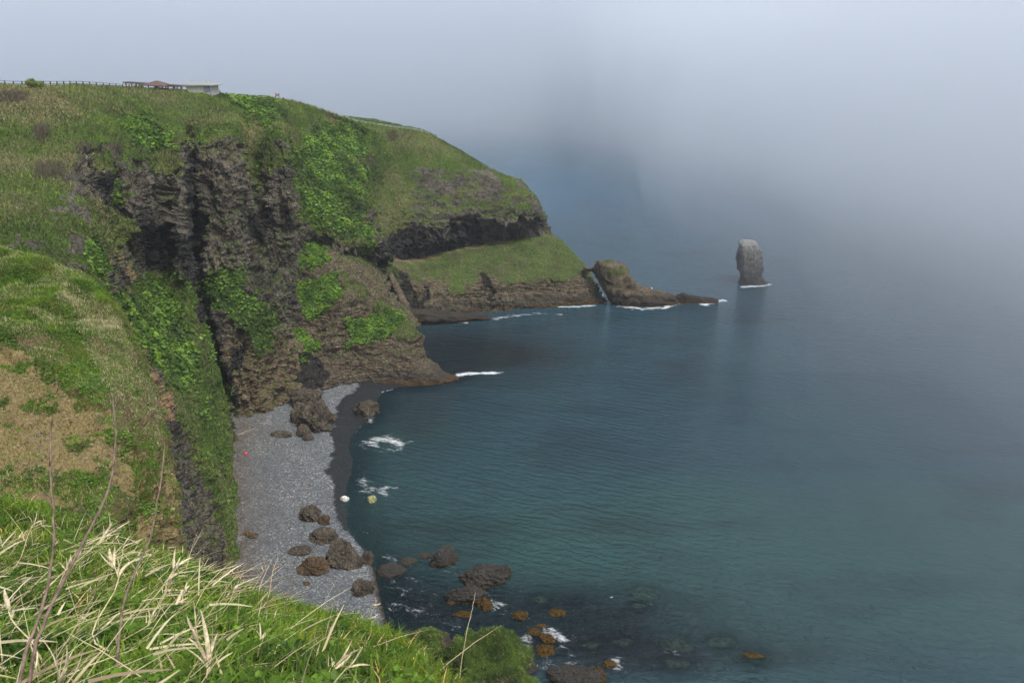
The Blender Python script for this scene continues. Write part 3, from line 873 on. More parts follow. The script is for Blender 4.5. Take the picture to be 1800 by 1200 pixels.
# low shelf of dark rock at the foot of the headland
shelf, _ = tube_rock('rock_shelf', [xsec(706,548,562,259,2), xsec(722,545,564,258.5,3.5), xsec(745,546,565,258.5,4), xsec(775,549,563,259.5,4), xsec(805,551,562,260.5,3.8), xsec(835,553,560,262,2.8), xsec(862,556,560,263,1.5)],
    M_REEF, amp=0.5, strata=0.4, label='low grey shelf of rock with a rust brown waterline at the foot of the headland', cat='rock shelf')
fin_, _ = tube_rock('rock_rib', [yring(480,684,690,268,1.2), yring(492,687,696,266,1.6), yring(510,694,705,264,1.8), yring(530,704,716,262,1.8), yring(550,714,726,260.5,2.0)],
    M_STRATA, amp=0.3, strata=0.3, label='narrow tan rib of rock slanting down the dark gully left of the headland', cat='rock')

# ------------------------------------------------------------------ beach and sea bed
SHORE_PX = [(790,664),(740,676),(694,681),(672,688),(664,702),(655,722),(644,740),(628,752),(616,770),(613,790),(620,808),(618,830),(610,850),(606,880),(610,915),(618,940),(634,960),(652,985),(660,1010),(668,1050),(680,1095),(690,1140),(700,1200),(712,1300),(730,1500)]
DRY_PX = [(560,690),(600,676),(628,672),(632,680),(612,692),(600,702),(592,716),(590,728),(586,745),(580,756),(581,772),(587,785),(584,800),(574,822),(577,838),(588,850),(586,870),(588,895),(600,925),(622,948),(645,975),(655,1010),(662,1050),(674,1095),(684,1140),(694,1200),(706,1300),(700,1700),(-600,1700),(-600,640)]
shore = np.array([P3(x, y, -1)[:2] for x, y in SHORE_PX])
def plan_dist(X, Y, poly, closed=False):
    D = np.full(X.shape, 1e9)
    n = len(poly)
    for i in range(n if closed else n - 1):
        a = poly[i]; b = poly[(i + 1) % n]; ab = b - a
        t = np.clip(((X - a[0]) * ab[0] + (Y - a[1]) * ab[1]) / (ab @ ab), 0, 1)
        D = np.minimum(D, np.hypot(X - a[0] - t * ab[0], Y - a[1] - t * ab[1]))
    return D
def shore_sd(X, Y):
    D = plan_dist(X, Y, shore)
    land = list(map(tuple, shore)) + [(-400, 40), (-400, 260), (-75, 260), (-48, 214)]
    return np.where(inpoly(X, Y, land), D, -D)
bx = np.arange(-75, 95, 0.45); by = np.arange(60, 216, 0.45)
BX, BY = np.meshgrid(bx, by, indexing='ij')
sd = shore_sd(BX.ravel(), BY.ravel())
Pb = np.stack([BX.ravel(), BY.ravel(), np.zeros(BX.size)], 1)
z = np.where(sd > 0, 0.13 * np.minimum(sd, 7) + 0.045 * np.clip(sd - 7, 0, 40), np.maximum(0.16 * sd, -6))
z += 0.10 * fbm(Pb, 0.18, 3, 1.0) * sstep(0, 4, np.abs(sd)) + 0.03 * fbm(Pb, 1.1, 3, 4.0)
Pb[:, 2] = z
bpx, bpyy = pix(Pb)
dry = inpoly(bpx + 3 * fbm(Pb, 0.35, 4, 2.0) * 2, bpyy + 3 * fbm(Pb, 0.35, 4, 12.0) * 2, DRY_PX).astype(float)
litter = np.exp(-np.clip(bpx - np.interp(bpyy, [740,800,900,1000,1100], [440,420,424,430,450]), 0, 200) / 36.0) * sstep(700, 760, bpyy)
weed = np.exp(-(np.abs(bpx - np.interp(bpyy, [960,1000,1050,1095,1140,1200], [650,658,667,678,690,700])) / 7) ** 2) * sstep(960, 990, bpyy)
GBch = Pb.reshape(len(bx), len(by), 3)
m = new_mat('beach_pebbles'); t = NT(m); gpos = t.obj()
_, a_dry, a_lit, a_weed, _ = t.attr('zone')
v1 = t.voro(gpos, 5.0, 'F1', 'Color'); v2 = t.voro(gpos, 2.0, 'F1', 'Color')
sep = t.node('ShaderNodeSeparateColor'); t.l.new(v1, sep.inputs[0]); sep2 = t.node('ShaderNodeSeparateColor'); t.l.new(v2, sep2.inputs[0])
base = t.ramp(sep.outputs[0], [(0.0, (.035,.041,.045)), (0.45, (.095,.108,.118)), (0.85, (.15,.165,.172)), (1.0, (.36,.35,.32))])
base = t.mix(t.mapr(sep2.outputs[1], 0.82, 0.9, 0, 0.5), base, (.06,.05,.045))
nb = t.noise(gpos, 0.16, 5, 0.6)
base = t.mix(t.mapr(nb, 0.40, 0.62, 0, 0.5), base, (.062,.072,.082))
lit = t.math('MULTIPLY', a_lit, t.mapr(t.noise(gpos, 0.9, 5, 0.7), 0.3, 0.6))
base = t.mix(lit, base, t.mix(t.mapr(sep.outputs[1], .3, .8), (.045,.036,.028), (.13,.105,.08)))
wet = t.mix(t.mapr(sep.outputs[0], 0.2, 1.0), (.007,.009,.010), (.026,.029,.031))
col = t.mix(a_dry, wet, base)
col = t.mix(t.math('MULTIPLY', a_weed, t.mapr(t.noise(gpos, 2.0, 5, .7), .35, .6)), col, (.045,.026,.012))
rr = t.math('ADD', t.math('MULTIPLY', a_dry, 0.35), 0.55)
t.out(t.bsdf(col, rr, t.bump(t.math('ADD', t.voro(gpos, 3.4), t.math('MULTIPLY', t.voro(gpos, 1.3), .6)), 0.6, 0.12), 0.3))
one = np.ones(len(Pb))
me = mesh_np('beach', Pb, quads=grid_quads(len(bx), len(by)), cols={'zone': np.stack([dry, litter, weed, one], 1)})
beach = tag(link('beach', me, m), 'grey shingle beach with a dark wet band along the water', None, None, 'structure')

# ------------------------------------------------------------------ sea
def axis(lo, hi, step, end_lo, end_hi, grow=1.09):
    a = list(np.arange(lo, hi, step)); s = step
    while a[-1] < end_hi: s *= grow; a.append(a[-1] + s)
    s = step; b = []
    x = lo
    while x > end_lo: s *= grow; x -= s; b.append(x)
    return np.array(b[::-1] + a)
wx_ = axis(-46, 112, 0.42, -5000, 6500); wy_ = axis(84, 332, 0.45, -400, 9000)
WX, WY = np.meshgrid(wx_, wy_, indexing='ij')
PW = np.stack([WX.ravel(), WY.ravel(), np.zeros(WX.size)], 1)
fine = (PW[:, 0] > -50) & (PW[:, 0] < 118) & (PW[:, 1] > 80) & (PW[:, 1] < 340)
foam = np.zeros(len(PW)); opac = np.full(len(PW), 1.0); dark = np.zeros(len(PW)); tone = np.zeros(len(PW))
X, Y = PW[fine, 0], PW[fine, 1]
jn = 0.9 * fbm(PW[fine], 0.5, 3, 3.0)
FOAM = [([(800,661),(815,657),(838,656),(878,655)],1.0,1.15),([(733,567),(775,566),(818,567)],1.0,0.85),([(865,560),(900,556),(945,550)],1.6,0.62),([(950,551),(985,553)],1.2,0.5),
        ([(985,539),(1010,539),(1042,537)],1.1,0.95),([(1063,526),(1060,516)],0.7,0.6),([(1060,529),(1090,538),(1130,543),(1168,541)],1.5,0.95),
        ([(1168,541),(1190,533),(1215,527),(1238,535),(1272,528)],1.3,1.1),([(1308,504),(1330,503),(1352,500)],1.3,1.15),([(1280,490),(1300,492)],0.5,0.6),
        ([(655,776),(675,773),(698,778)],2.4,0.78),([(668,788),(690,790)],1.4,0.6),([(634,748),(626,760)],0.3,0.6),([(632,846),(655,862),(672,866)],1.8,0.6),([(675,857),(695,858)],0.6,0.7),
        ([(664,690),(690,684)],0.6,0.7),([(690,980),(715,1030),(740,1070)],3.0,0.36),([(700,1070),(780,1105)],3.2,0.36),([(835,1040),(900,1085)],2.0,0.38),
        ([(950,1105),(985,1120),(1000,1150),(1010,1172)],0.9,0.62),([(930,1155),(985,1172)],1.2,0.42),([(958,1108),(970,1106)],0.5,0.75),([(1078,1158),(1090,1180)],1.0,0.6),([(925,1120),(935,1150)],1.2,0.5),
        ([(1165,1140),(1185,1150)],0.8,0.4),([(1072,1048),(1075,1049)],0.12,1.0),([(760,980),(800,1010)],1.5,0.3),([(640,720),(652,742)],0.6,0.7),([(590,735),(600,738)],0.4,0.5)]
f = np.zeros(len(X))
for pl, w, I in FOAM:
    pts = np.array([P3(a, b, -1)[:2] for a, b in pl])
    f = np.maximum(f, I * np.exp(-(np.maximum(plan_dist(X, Y, pts) + jn * w * 0.7, 0) / (w * 1.35)) ** 1.7))
foam[fine] = f
sdw = shore_sd(X, Y)
op = 0.30 + 0.62 * sstep(0, -9, sdw)
op = np.maximum(op, sstep(204, 212, Y))
kx, ky = P3(960, 1090, -1)[:2]
op = np.minimum(op, 1 - 0.36 * np.exp(-(((X - kx) / 26) ** 2 + ((Y - ky) / 11) ** 2)))
for a_, b_ in ((1325,1154),(1133,1042),(1192,1132),(1190,1166),(1268,1128),(950,1052),(1040,1133),(1095,1128),(1125,1064),(960,1070),(1010,1062)):
    c_ = P3(a_, b_, -1); op = np.minimum(op, 1 - 0.52 * np.exp(-(((X - c_[0]) / 3.6) ** 2 + ((Y - c_[1]) / 3.0) ** 2)))
opac[fine] = op
def blob(px_, py_, rx, ry, amp):
    c = P3(px_, py_, -1)
    return amp * np.exp(-(((PW[:, 0] - c[0]) / rx) ** 2 + ((PW[:, 1] - c[1]) / ry) ** 2))
dark = blob(800, 610, 28, 26, 0.95) + blob(720, 730, 16, 26, 0.55) + blob(960, 1080, 30, 9, 0.75) + blob(700, 1040, 12, 16, 0.6) + blob(1180, 1145, 30, 6, 0.5) + blob(930,630,22,14,0.5)
tone = blob(690, 800, 12, 26, 0.6) + blob(880, 960, 26, 10, 0.7) + blob(1300, 880, 60, 18, 0.7) + blob(1250, 1080, 60, 14, 0.8) + blob(1600, 980, 60, 26, 0.7)
nz = fbm(PW * [1, 1.6, 1], 0.022, 4, 8.0)
tone = np.clip(tone + 0.5 * nz, 0, 1); dark = np.clip(dark + 0.5 * np.clip(fbm(PW * [1, 2.2, 1], 0.03, 4, 50.0), 0, 1), 0, 1)
tone *= sstep(330, 180, PW[:, 1])

m = new_mat('sea_water'); t = NT(m); gpos = t.obj()
_, a_f, a_o, a_d, a_t = t.attr('sea')
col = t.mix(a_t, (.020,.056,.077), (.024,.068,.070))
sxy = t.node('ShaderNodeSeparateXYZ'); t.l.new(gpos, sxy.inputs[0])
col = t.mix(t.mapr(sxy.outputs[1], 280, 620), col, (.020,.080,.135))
col = t.mix(a_d, col, (.007,.015,.019))
kel = t.noise(t.scale(gpos, (1, 1.8, 1)), 0.06, 7, 0.72)
col = t.mix(t.mapr(kel, 0.60, 0.72, 0, 0.55), col, (.022,.016,.018))
rip = t.node('ShaderNodeTexWave', wave_type='BANDS', bands_direction='Y', wave_profile='SIN')
rot = t.node('ShaderNodeMapping'); rot.inputs['Rotation'].default_value = (0, 0, math.radians(24)); t.l.new(gpos, rot.inputs[0])
t.l.new(rot.outputs[0], rip.inputs['Vector']); rip.inputs['Scale'].default_value = 0.16; rip.inputs['Distortion'].default_value = 9.0
rip.inputs['Detail'].default_value = 4; rip.inputs['Detail Scale'].default_value = 1.4; rip.inputs['Detail Roughness'].default_value = 0.6
n1 = t.noise(t.scale(rot.outputs[0], (1.0, 2.4, 1)), 0.9, 5, 0.62)
n2 = t.noise(t.scale(rot.outputs[0], (0.8, 2.0, 1)), 0.22, 4, 0.6)
h = t.math('ADD', t.math('ADD', t.math('MULTIPLY', n1, 0.45), t.math('MULTIPLY', n2, 1.0)), t.math('MULTIPLY', rip.outputs['Fac'], 0.16))
nrm = t.bump(h, 1.0, 1.3)
w = t.bsdf(col, 0.07, nrm, 0.5)
w.node.inputs['IOR'].default_value = 1.33
tr = t.node('ShaderNodeBsdfTransparent'); tr.inputs[0].default_value = (.5, .72, .75, 1)
mx = t.node('ShaderNodeMixShader'); t.l.new(a_o, mx.inputs[0]); t.l.new(tr.outputs[0], mx.inputs[1]); t.l.new(w, mx.inputs[2])
fn = t.noise(t.scale(rot.outputs[0], (0.7, 1.3, 1)), 1.6, 6, 0.72, 0.6)
fn2 = t.noise(t.scale(rot.outputs[0], (0.5, 1.0, 1)), 0.55, 4, 0.6)
fm = t.mapr(t.math('ADD', t.math('MULTIPLY', a_f, 0.42), t.math('ADD', t.math('MULTIPLY', fn, 0.55), t.math('MULTIPLY', fn2, 0.75))), 0.83, 1.16, 0, 0.82)
fs = t.bsdf((.72, .76, .79), 0.8, None, 0.2)
mx2 = t.node('ShaderNodeMixShader'); t.l.new(fm, mx2.inputs[0]); t.l.new(mx.outputs[0], mx2.inputs[1]); t.l.new(fs, mx2.inputs[2])
t.out(mx2.outputs[0])
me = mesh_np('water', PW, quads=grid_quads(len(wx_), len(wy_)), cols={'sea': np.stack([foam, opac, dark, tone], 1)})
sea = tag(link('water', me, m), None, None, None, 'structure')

# ------------------------------------------------------------------ boulders
import bmesh
_ico = {}
def ico(n):
    if n not in _ico:
        bm = bmesh.new(); bmesh.ops.create_icosphere(bm, subdivisions=n, radius=1)
        V = np.array([v.co[:] for v in bm.verts]); F = np.array([[v.index for v in f.verts] for f in bm.faces])
        bm.free(); _ico[n] = (V, F)
    return _ico[n]

def rock_shape(seed, n=5, planes=9, rough=1.0, boxy=0.82):
    V, F = ico(n)
    r = np.random.default_rng(seed)
    V = V.copy(); D = V.copy()
    for _ in range(planes):
        nn = r.normal(0, 1, 3); nn /= np.linalg.norm(nn)
        c = boxy + 0.02 - 0.2 * r.random()
        dd = V @ nn
        V = V - np.clip(dd - c, 0, None)[:, None] * nn * 0.92
    o = seed * 3.7
    s = 1 + rough * (0.22 * fbm(D, 1.3, 3, o) + 0.11 * ridged(D, 2.4, 4, o + 4) + 0.10 * fbm(D, 6.0, 4, o + 9))
    return V * s[:, None], F

M_BOULD = land_mat('boulder_rock', 2.2, rockA=(.034,.029,.023), rockB=(.130,.108,.078), rockC=(.29,.245,.18), kelp_z=(-.2,.35), bdist=1.6)
M_BOULD_T = land_mat('tan_boulder_rock', 2.2, rockA=(.05,.032,.018), rockB=(.16,.105,.055), rockC=(.27,.19,.11), kelp_z=(-.2,.35), bdist=1.6)
M_SEAR = land_mat('sea_rock', 2.0, rockA=(.038,.035,.030), rockB=(.125,.115,.097), rockC=(.26,.24,.20), kelp_z=(-.25,.45), bdist=1.6, knoise=0.9)
M_KELP = simple('brown_seaweed', (.046, .026, .004), 0.75, 0.95, 4.0, 0.12, 1.0)
M_SEAR2 = land_mat('weed_skirted_rock', 2.0, rockA=(.042,.039,.034), rockB=(.145,.134,.112), rockC=(.28,.26,.22), kelp_z=(.25,.85), bdist=1.6, knoise=1.2)
M_SUBM = simple('drowned_weed_rock', (.17, .12, .08), 0.8, 0.6, 1.2, 0.1, 0.5)
M_WHITE = simple('white_stone', (.55, .55, .50), 0.8, 0.15, 3)
M_OLIVE = simple('olive_stone', (.20, .20, .085), 0.7, 0.45, 2)

def boulder(cx, cy, w, h, label, mat=None, seed=1, cat='boulder', name='boulder', zc=0.25, group=None, flat=None, yaw=0.0, n=5, depth=0.85, rough=1.0, grass=None, sink=0.0, planes=9):
    mat = mat or M_BOULD
    drown = name == 'drowned_rock'
    # centre lies on the ray through the pixel, at a height found from the rock's own size
    zg = 0.0
    for _ in range(4):
        c = P3(cx, cy, -1 - zg)
        dist = np.linalg.norm(c - [0, 0, CAM_H]); dep = math.asin((CAM_H - zg) / dist)
        fz = c[1] * ct + (CAM_H - c[2]) * st
        rx = w * 0.5 * fz / FPX
        ry = rx * depth
        hh = h / 2 * fz / FPX
        az2 = hh * hh - (ry * math.sin(dep)) ** 2
        az = math.sqrt(max(az2, (0.35 * hh) ** 2)) / max(math.cos(dep), 0.5)
        if az2 < (0.35 * hh) ** 2: ry = max(0.35 * rx, hh * 0.85 / math.sin(dep))
        gz = 0.0
        s0 = shore_sd(np.array([c[0]]), np.array([c[1]]))[0] if c[1] < 215 else -9
        if s0 > 0: gz = 0.13 * min(s0, 7) + 0.045 * max(s0 - 7, 0)
        zg = gz + az * zc - sink
        if drown: zg = (-0.6 if mat is M_KELP else -0.95) * az - (0.0 if mat is M_KELP else 0.12)
        az = min(az, 0.5 * rx) if drown else az
    V, F = rock_shape(seed, n, planes, rough)
    V = V * [rx, ry, az]
    if n >= 5:
        V = V + unit(V) * (0.09 * rx * blocks(V + c, 1.3 / rx ** .5, seed, .2) + 0.035 * rx * blocks(V + c, 3.6 / rx ** .5, seed + 1, .1))[:, None]
    a = yaw; R = np.array([[math.cos(a), -math.sin(a), 0], [math.sin(a), math.cos(a), 0], [0, 0, 1]])
    V = V @ R.T
    one = np.ones(len(V))
    g = one * 0
    if grass is not None:
        nz_ = (V / [rx, ry, az]); nz_ = nz_ / np.linalg.norm(nz_, axis=1, keepdims=True)
        g = sstep(grass, grass + 0.2, nz_[:, 2] + 0.25 * fbm(V, 0.5, 3, seed))
    sea_ = 1.0 if gz == 0 else 0.0
    me = mesh_np(name, V, tris=F, smooth=False, cols={'zone': np.stack([g, one * 0, one * 0, one * 0.15], 1), 'zon2': np.stack([one * 0, one * sea_, one * sea_, one], 1)})
    o = link(name, me, mat)
    o.location = c
    tag(o, label, cat, group)
    return o, V + c, F, g

B = boulder
B(540,703,60,54,'jagged brown boulder with a pointed top, upper piece of the big heap on the shingle', seed=3, n=5, planes=12)
B(556,742,62,68,'largest lumpy brown boulder of the heap, bordering the wet sand', seed=5, rough=1.2)
B(533,760,24,38,'dark upright boulder leaning on the lower left of the big heap', seed=6)
B(542,770,20,18,'small rounded rock at the very foot of the big heap', seed=8, n=4)
B(521,735,20,46,'dark brown boulder wedged in the left side of the big heap', seed=9, n=4)
B(492,764,44,15,'long flat brown rock lying alone on the grey shingle left of the big heap', seed=11, depth=.5, yaw=-0.2)
B(645,724,45,42,'round dark boulder in the wet black sand with a gull on it', seed=12, rough=1.1)
B(587,732,17,12,'small brown stone in the wet sand between the big heap and the round dark boulder', seed=14, n=4)
B(606,877,16,13,'pale white stone on the wet black sand', M_WHITE, 15, 'stone', 'stone', n=4, rough=.5)
B(653,878,20,17,'olive yellow stone in the shallows right of the white stone', M_OLIVE, 16, 'stone', 'stone', n=4, rough=.6)
B(545,907,38,38,'dark blocky boulder, farthest of the group in the lower part of the beach', seed=17, planes=14)
B(571,916,22,24,'small tan boulder behind the right side of the dark blocky boulder', M_BOULD_T, 18)
B(567,945,50,34,'broad dark boulder in the middle of the beach group, above the biggest one', seed=19, rough=1.2)
B(526,968,40,20,'low brown boulder at the left end of the beach group', seed=20)
B(550,996,56,42,'orange brown boulder in front on the left of the beach group', M_BOULD_T, 21)
B(604,982,66,62,'biggest round boulder of the beach group with a tuft of grass on top', seed=22, rough=1.1)
B(645,983,24,36,'narrow dark boulder tucked behind the right side of the biggest beach boulder', seed=23)
B(638,1037,38,36,'weathered grey boulder nearest the foreground on the shingle', seed=24, rough=1.5)
B(446,941,20,12,'small tan rock near the foot of the green cliff', M_BOULD_T, 25, n=4)
B(434,938,14,12,'small tan rock touching the foot of the green cliff', M_BOULD_T, 26, n=4)
B(539,1025,14,9,'tiny tan stone just below the orange brown boulder', M_BOULD_T, 27, n=4)
# in the water
S = M_SEAR
B(687,1002,58,25,'long low dark rock in the water nearest the beach', S, 31, 'sea rock', 'sea_rock', depth=.8)
B(719,986,34,15,'small flat rock in the water right of the long low rock', S, 32, 'sea rock', 'sea_rock', n=4)
B(748,976,26,11,'smallest flat rock in the water left of the tall triangular rock', S, 33, 'sea rock', 'sea_rock', n=4)
B(783,983,50,46,'tall rounded triangular rock standing in the shallow water', M_SEAR2, 34, 'sea rock', 'sea_rock', yaw=.4, depth=.62)
B(850,1013,84,50,'large flat topped grey rock, left block of the joined pair in the shallows', M_SEAR2, 35, 'sea rock', 'sea_rock', depth=.62)
B(882,1006,46,32,'grey rock with white droppings, right block of the joined pair in the shallows', M_SEAR2, 36, 'sea rock', 'sea_rock', depth=.62)
B(819,1049,68,40,'grey rock with a golden seaweed skirt below the joined pair', M_SEAR2, 37, 'sea rock', 'sea_rock', depth=.62)
B(1010,1192,112,52,'big grey rock with an orange weed edge at the bottom of the picture', M_SEAR2, 38, 'sea rock', 'sea_rock', rough=.8, depth=.62)
K = M_KELP
for i, (x, y, w, h, lb) in enumerate([
    (853,1064,32,24,'golden weed covered rock touching the skirted grey rock'),
    (814,1080,38,15,'flat golden weed covered rock left of the pale grass stem'),
    (914,1083,30,20,'orange weed covered rock alone, middle left of the weedy group'),
    (981,1077,33,16,'orange weed covered rock farthest from the beach of the upper pair'),
    (938,1110,25,14,'dull brown weed covered rock left of the foam patch'),
    (951,1099,16,9,'smallest weed covered rock just above the foam patch'),
    (961,1122,31,20,'weed covered rock, upper of the two that touch'),
    (957,1141,37,22,'weed covered rock, lower of the two that touch'),
    (1071,1168,27,15,'orange weed covered rock beside the big grey rock at the bottom'),
    (1050,1188,34,34,'orange weed clump hanging on the right end of the big grey rock')]):
    B(x, y, w, h, lb, K, 50 + i, 'weedy rock', 'weedy_rock', n=4, zc=0.0, rough=1.4)
for i, (x, y, w, h, lb) in enumerate([
    (1325,1154,62,19,'brown rock just breaking the surface, rightmost in the water'),
    (1133,1042,52,24,'drowned rock under the water, upper right of the weedy group'),
    (1192,1132,60,30,'wide drowned rock left of the rock that breaks the surface'),
    (1190,1166,44,16,'drowned rock below the wide drowned rock'),
    (1268,1128,62,17,'pale drowned rock just left above the rock that breaks the surface'),
    (950,1052,26,12,'small drowned rock above the weedy group'),
    (1040,1133,34,12,'thin drowned rock right of the foam patch'),
    (1095,1128,40,12,'thin drowned rock farther right of the foam patch'),
    (1125,1064,26,10,'small pale drowned rock under the upper right drowned rock')]):
    B(x, y, w, h, lb, M_KELP if i == 0 else M_SUBM, 70 + i, 'drowned rock', 'drowned_rock', n=4, zc=0, sink=(0.1 if i == 0 else 0.45), rough=1.2)
M_GROCK = land_mat('grassy_sea_rock', 2.5, rockA=(.04,.03,.022), rockB=(.10,.075,.055), rockC=(.20,.16,.12), grassA=(.03,.06,.01), grassB=(.08,.13,.02))
gr1 = B(752,1146,94,78,'smaller dark rock with a grassy cap standing in the sea behind the foreground slope', M_GROCK, 41, 'grassy rock', 'grassy_rock', zc=0.4, grass=0.72, planes=6)
gr2 = B(846,1180,142,130,'large rounded rock thickly covered in grass at the bottom edge', M_GROCK, 42, 'grassy rock', 'grassy_rock', zc=0.5, grass=0.12, planes=7, rough=1.7)
gr3 = B(900,1222,90,70,'low grassy rock cut off by the bottom edge beside the large grassy rock', M_GROCK, 43, 'grassy rock', 'grassy_rock', zc=0.4, grass=-0.2, planes=7)

# driftwood at the foot of the cliff
M_DRIFT = simple('driftwood', (.30, .25, .19), 0.8, 0.3, 3)
for i, (a, b, r_, lb) in enumerate([((418,766),(446,757),.11,'pale driftwood pole lying at the foot of the cliff above the red float'),
        ((530,852),(548,857),.07,'thin dark branch lying alone in the middle of the shingle'),
        ((455,744),(478,748),.10,'short driftwood log at the top end of the shingle')]):
    p0 = P3(*a, -2.6); p1 = P3(*b, -2.2)
    for p in (p0, p1):
        q_ = shore_sd(np.array([p[0]]), np.array([p[1]]))[0]; p[2] = 0.13 * min(q_, 7) + 0.045 * max(q_ - 7, 0) + .1
    ts = np.linspace(0, 1, 7)[:, None]; pts = p0 + (p1 - p0) * ts + RNG.normal(0, .06, (7, 3)) - p0
    th = np.linspace(0, 2*np.pi, 8, endpoint=False)
    dd = (p1 - p0) / np.linalg.norm(p1 - p0); A_ = np.cross(dd, [0, 0, 1.0]); A_ /= np.linalg.norm(A_); B_ = np.cross(A_, dd)
    G_ = pts[:, None] + (A_ * np.cos(th)[:, None] + B_ * np.sin(th)[:, None])[None] * (r_ * np.array([.7, 1, .95, .9, .8, .7, .35]))[:, None, None]
    ii = np.arange(6)[:, None] * 8; jj_ = np.arange(8)[None, :]; j2_ = (jj_ + 1) % 8
    o = link('driftwood', mesh_np('driftwood', G_.reshape(-1, 3), quads=np.stack([ii + jj_, ii + j2_, ii + 8 + j2_, ii + 8 + jj_], -1).reshape(-1, 4)), M_DRIFT)
    o.location = p0; tag(o, lb, 'driftwood')
# red float, gulls
M_RED = simple('red_plastic', (.65, .02, .03), 0.4, 0.1, 3, 0.5)
M_REDP = simple('faded_red_paint', (.30, .07, .05), 0.7, 0.1, 3, 0.3)
def bm_obj(name, bm, mat, parent=None, smooth=True):
    me = bpy.data.meshes.new(name); bm.to_mesh(me); bm.free()
    if smooth:
        for p in me.polygons: p.use_smooth = True
    return link(name, me, mat, parent)
fl = P3(432, 797, -2.9)
f0 = tag(empty('fishing_float', fl), 'bright red round float lying on the shingle near the cliff foot', 'float')
bm = bmesh.new(); bmesh.ops.create_uvsphere(bm, u_segments=20, v_segments=12, radius=0.34)
bm_obj('ball', bm, M_RED, f0)
bm = bmesh.new(); bmesh.ops.create_cone(bm, cap_ends=True, segments=10, radius1=0.09, radius2=0.06, depth=0.16, matrix=Matrix.Translation((0, 0, 0.38)))
bm_obj('eyelet', bm, M_RED, f0)
M_GULL = simple('white_feather', (.8, .8, .8), 0.7, 0.04, 5)
def gull(pos, rz, label, s=1.0):
    # skin-modifier body grown from a short skeleton, then baked
    pts = [(-.30,0,.20,.03,.02),(-.18,0,.20,.07,.05),(0,0,.20,.11,.10),(.14,0,.22,.10,.09),(.22,0,.30,.055,.055),(.26,0,.37,.06,.06),(.33,0,.37,.03,.03),(.40,0,.355,.012,.012)]
    th = np.linspace(0, 2*np.pi, 12, endpoint=False)
    G = np.array([[[x, y + a*math.cos(k), z + b*math.sin(k)] for k in th] for x, y, z, a, b in pts])
    V = G.reshape(-1, 3); nu = len(pts); nv = 12
    i = np.arange(nu-1)[:, None]*nv; j = np.arange(nv)[None, :]; j2 = (j+1) % nv
    Q = np.stack([i+j, i+j2, i+nv+j2, i+nv+j], -1).reshape(-1, 4)
    c = np.cos(rz); sn = np.sin(rz)
    o = link('gull', mesh_np('gull', V*s, quads=Q), M_GULL)
    o.location = pos; o.rotation_euler = (0, 0, rz)
    return tag(o, label, 'gull')
gull(P3(647,705,198) + np.array([0,0,0.3]), 0.6, 'white gull perched on the round dark boulder in the wet sand', 1.5)
gull(P3(1146,508.5,283.0) + np.array([0,0,0.0]), 2.0, 'white gull perched on the low tail of the leaning rock', 1.6)

# ------------------------------------------------------------------ buildings on the plateau
def beam_arr(p0, p1, w, h):
    p0 = np.array(p0, float); p1 = np.array(p1, float); d = p1 - p0; d /= np.linalg.norm(d)
    up = np.array([0, 0, 1.0]) if abs(d[2]) < 0.9 else np.array([0, 1.0, 0])
    s = np.cross(d, up); s /= np.linalg.norm(s); u = np.cross(s, d)
    V = []
    for p in (p0, p1):
        for a, b in ((-1,-1),(1,-1),(1,1),(-1,1)): V.append(p + s*a*w/2 + u*b*h/2)
    Q = [[0,1,2,3],[7,6,5,4],[0,4,5,1],[1,5,6,2],[2,6,7,3],[3,7,4,0]]
    return np.array(V), np.array(Q)
def beams(name, L, mat, parent, origin):
    Vs, Qs = [], []; o = 0
    for p0, p1, w, h in L:
        V, Q = beam_arr(p0, p1, w, h); Vs.append(V - origin); Qs.append(Q[:, ::-1] + o); o += len(V)
    return link(name, mesh_np(name, np.concatenate(Vs), quads=np.concatenate(Qs), smooth=False), mat, parent)
M_WOOD = simple('weathered_wood', (.16, .13, .11), 0.8, 0.3, 2)
M_ROOF = simple('brown_roof', (.12, .078, .066), 0.8, 0.15, 2)
M_CONC = simple('pale_concrete', (.40, .40, .36), 0.85, 0.08, 0.6)
M_LOUV = simple('grey_louvre', (.20, .22, .24), 0.6, 0.1, 2)
M_POST = simple('dark_fence_wood', (.06, .055, .05), 0.8, 0.2, 3)
M_RAIL = simple('pale_rail', (.42, .42, .40), 0.7, 0.12, 2)

YL, YR = 240.0, 226.0
def pv(px_, py_, off=0.0):
    Y = YL + (YR - YL) * (px_ - 217) / 103.0
    return P3(px_, py_, Y) + np.array([0, off, 0])
org = pv(269, 160)
pav = tag(empty('picnic_shelter', org), 'open clifftop shelter with a brown hip roof and a flat pergola on each side', 'shelter')
top = lambda x: np.interp(x, [217, 255, 293, 320], [145.3, 147.6, 150.2, 151.8])
for x in (221,234.5,239.5,247,250.5,264,276,279,291,295,302,307,319.5):
    for off in ((0, 3.5) if x in (221,250.5,276,295,319.5) else ((0,) if int(x) % 2 else (3.5,))):
        beams('post', [(pv(x, top(x), off), pv(x, top(x), off) - np.array([0, 0, 3.2]), .28, .28)], M_WOOD, pav, org)
for off in (0, 3.5):
    beams('beam', [(pv(216.5, top(217), off), pv(256, top(256), off), .22, .38), (pv(290, top(290), off), pv(321, top(321), off), .22, .38), (pv(256, top(256), off), pv(290, top(290), off), .22, .3)], M_WOOD, pav, org)
for x in list(np.arange(218, 253, 3.2)) + list(np.arange(294, 321, 3.2)):
    beams('rafter', [(pv(x, top(x) - 0.9, -.8), pv(x, top(x) - 0.9, 4.3), .12, .2)], M_WOOD, pav, org)
c0, c1 = pv(252.5, 149.2, -1.5), pv(295.5, 151.3, -1.5); c2, c3 = c1 + [0, 7, 0], c0 + [0, 7, 0]; ap = pv(269, 141.8, 2.0)
ap2 = pv(272, 142.0, 2.0)
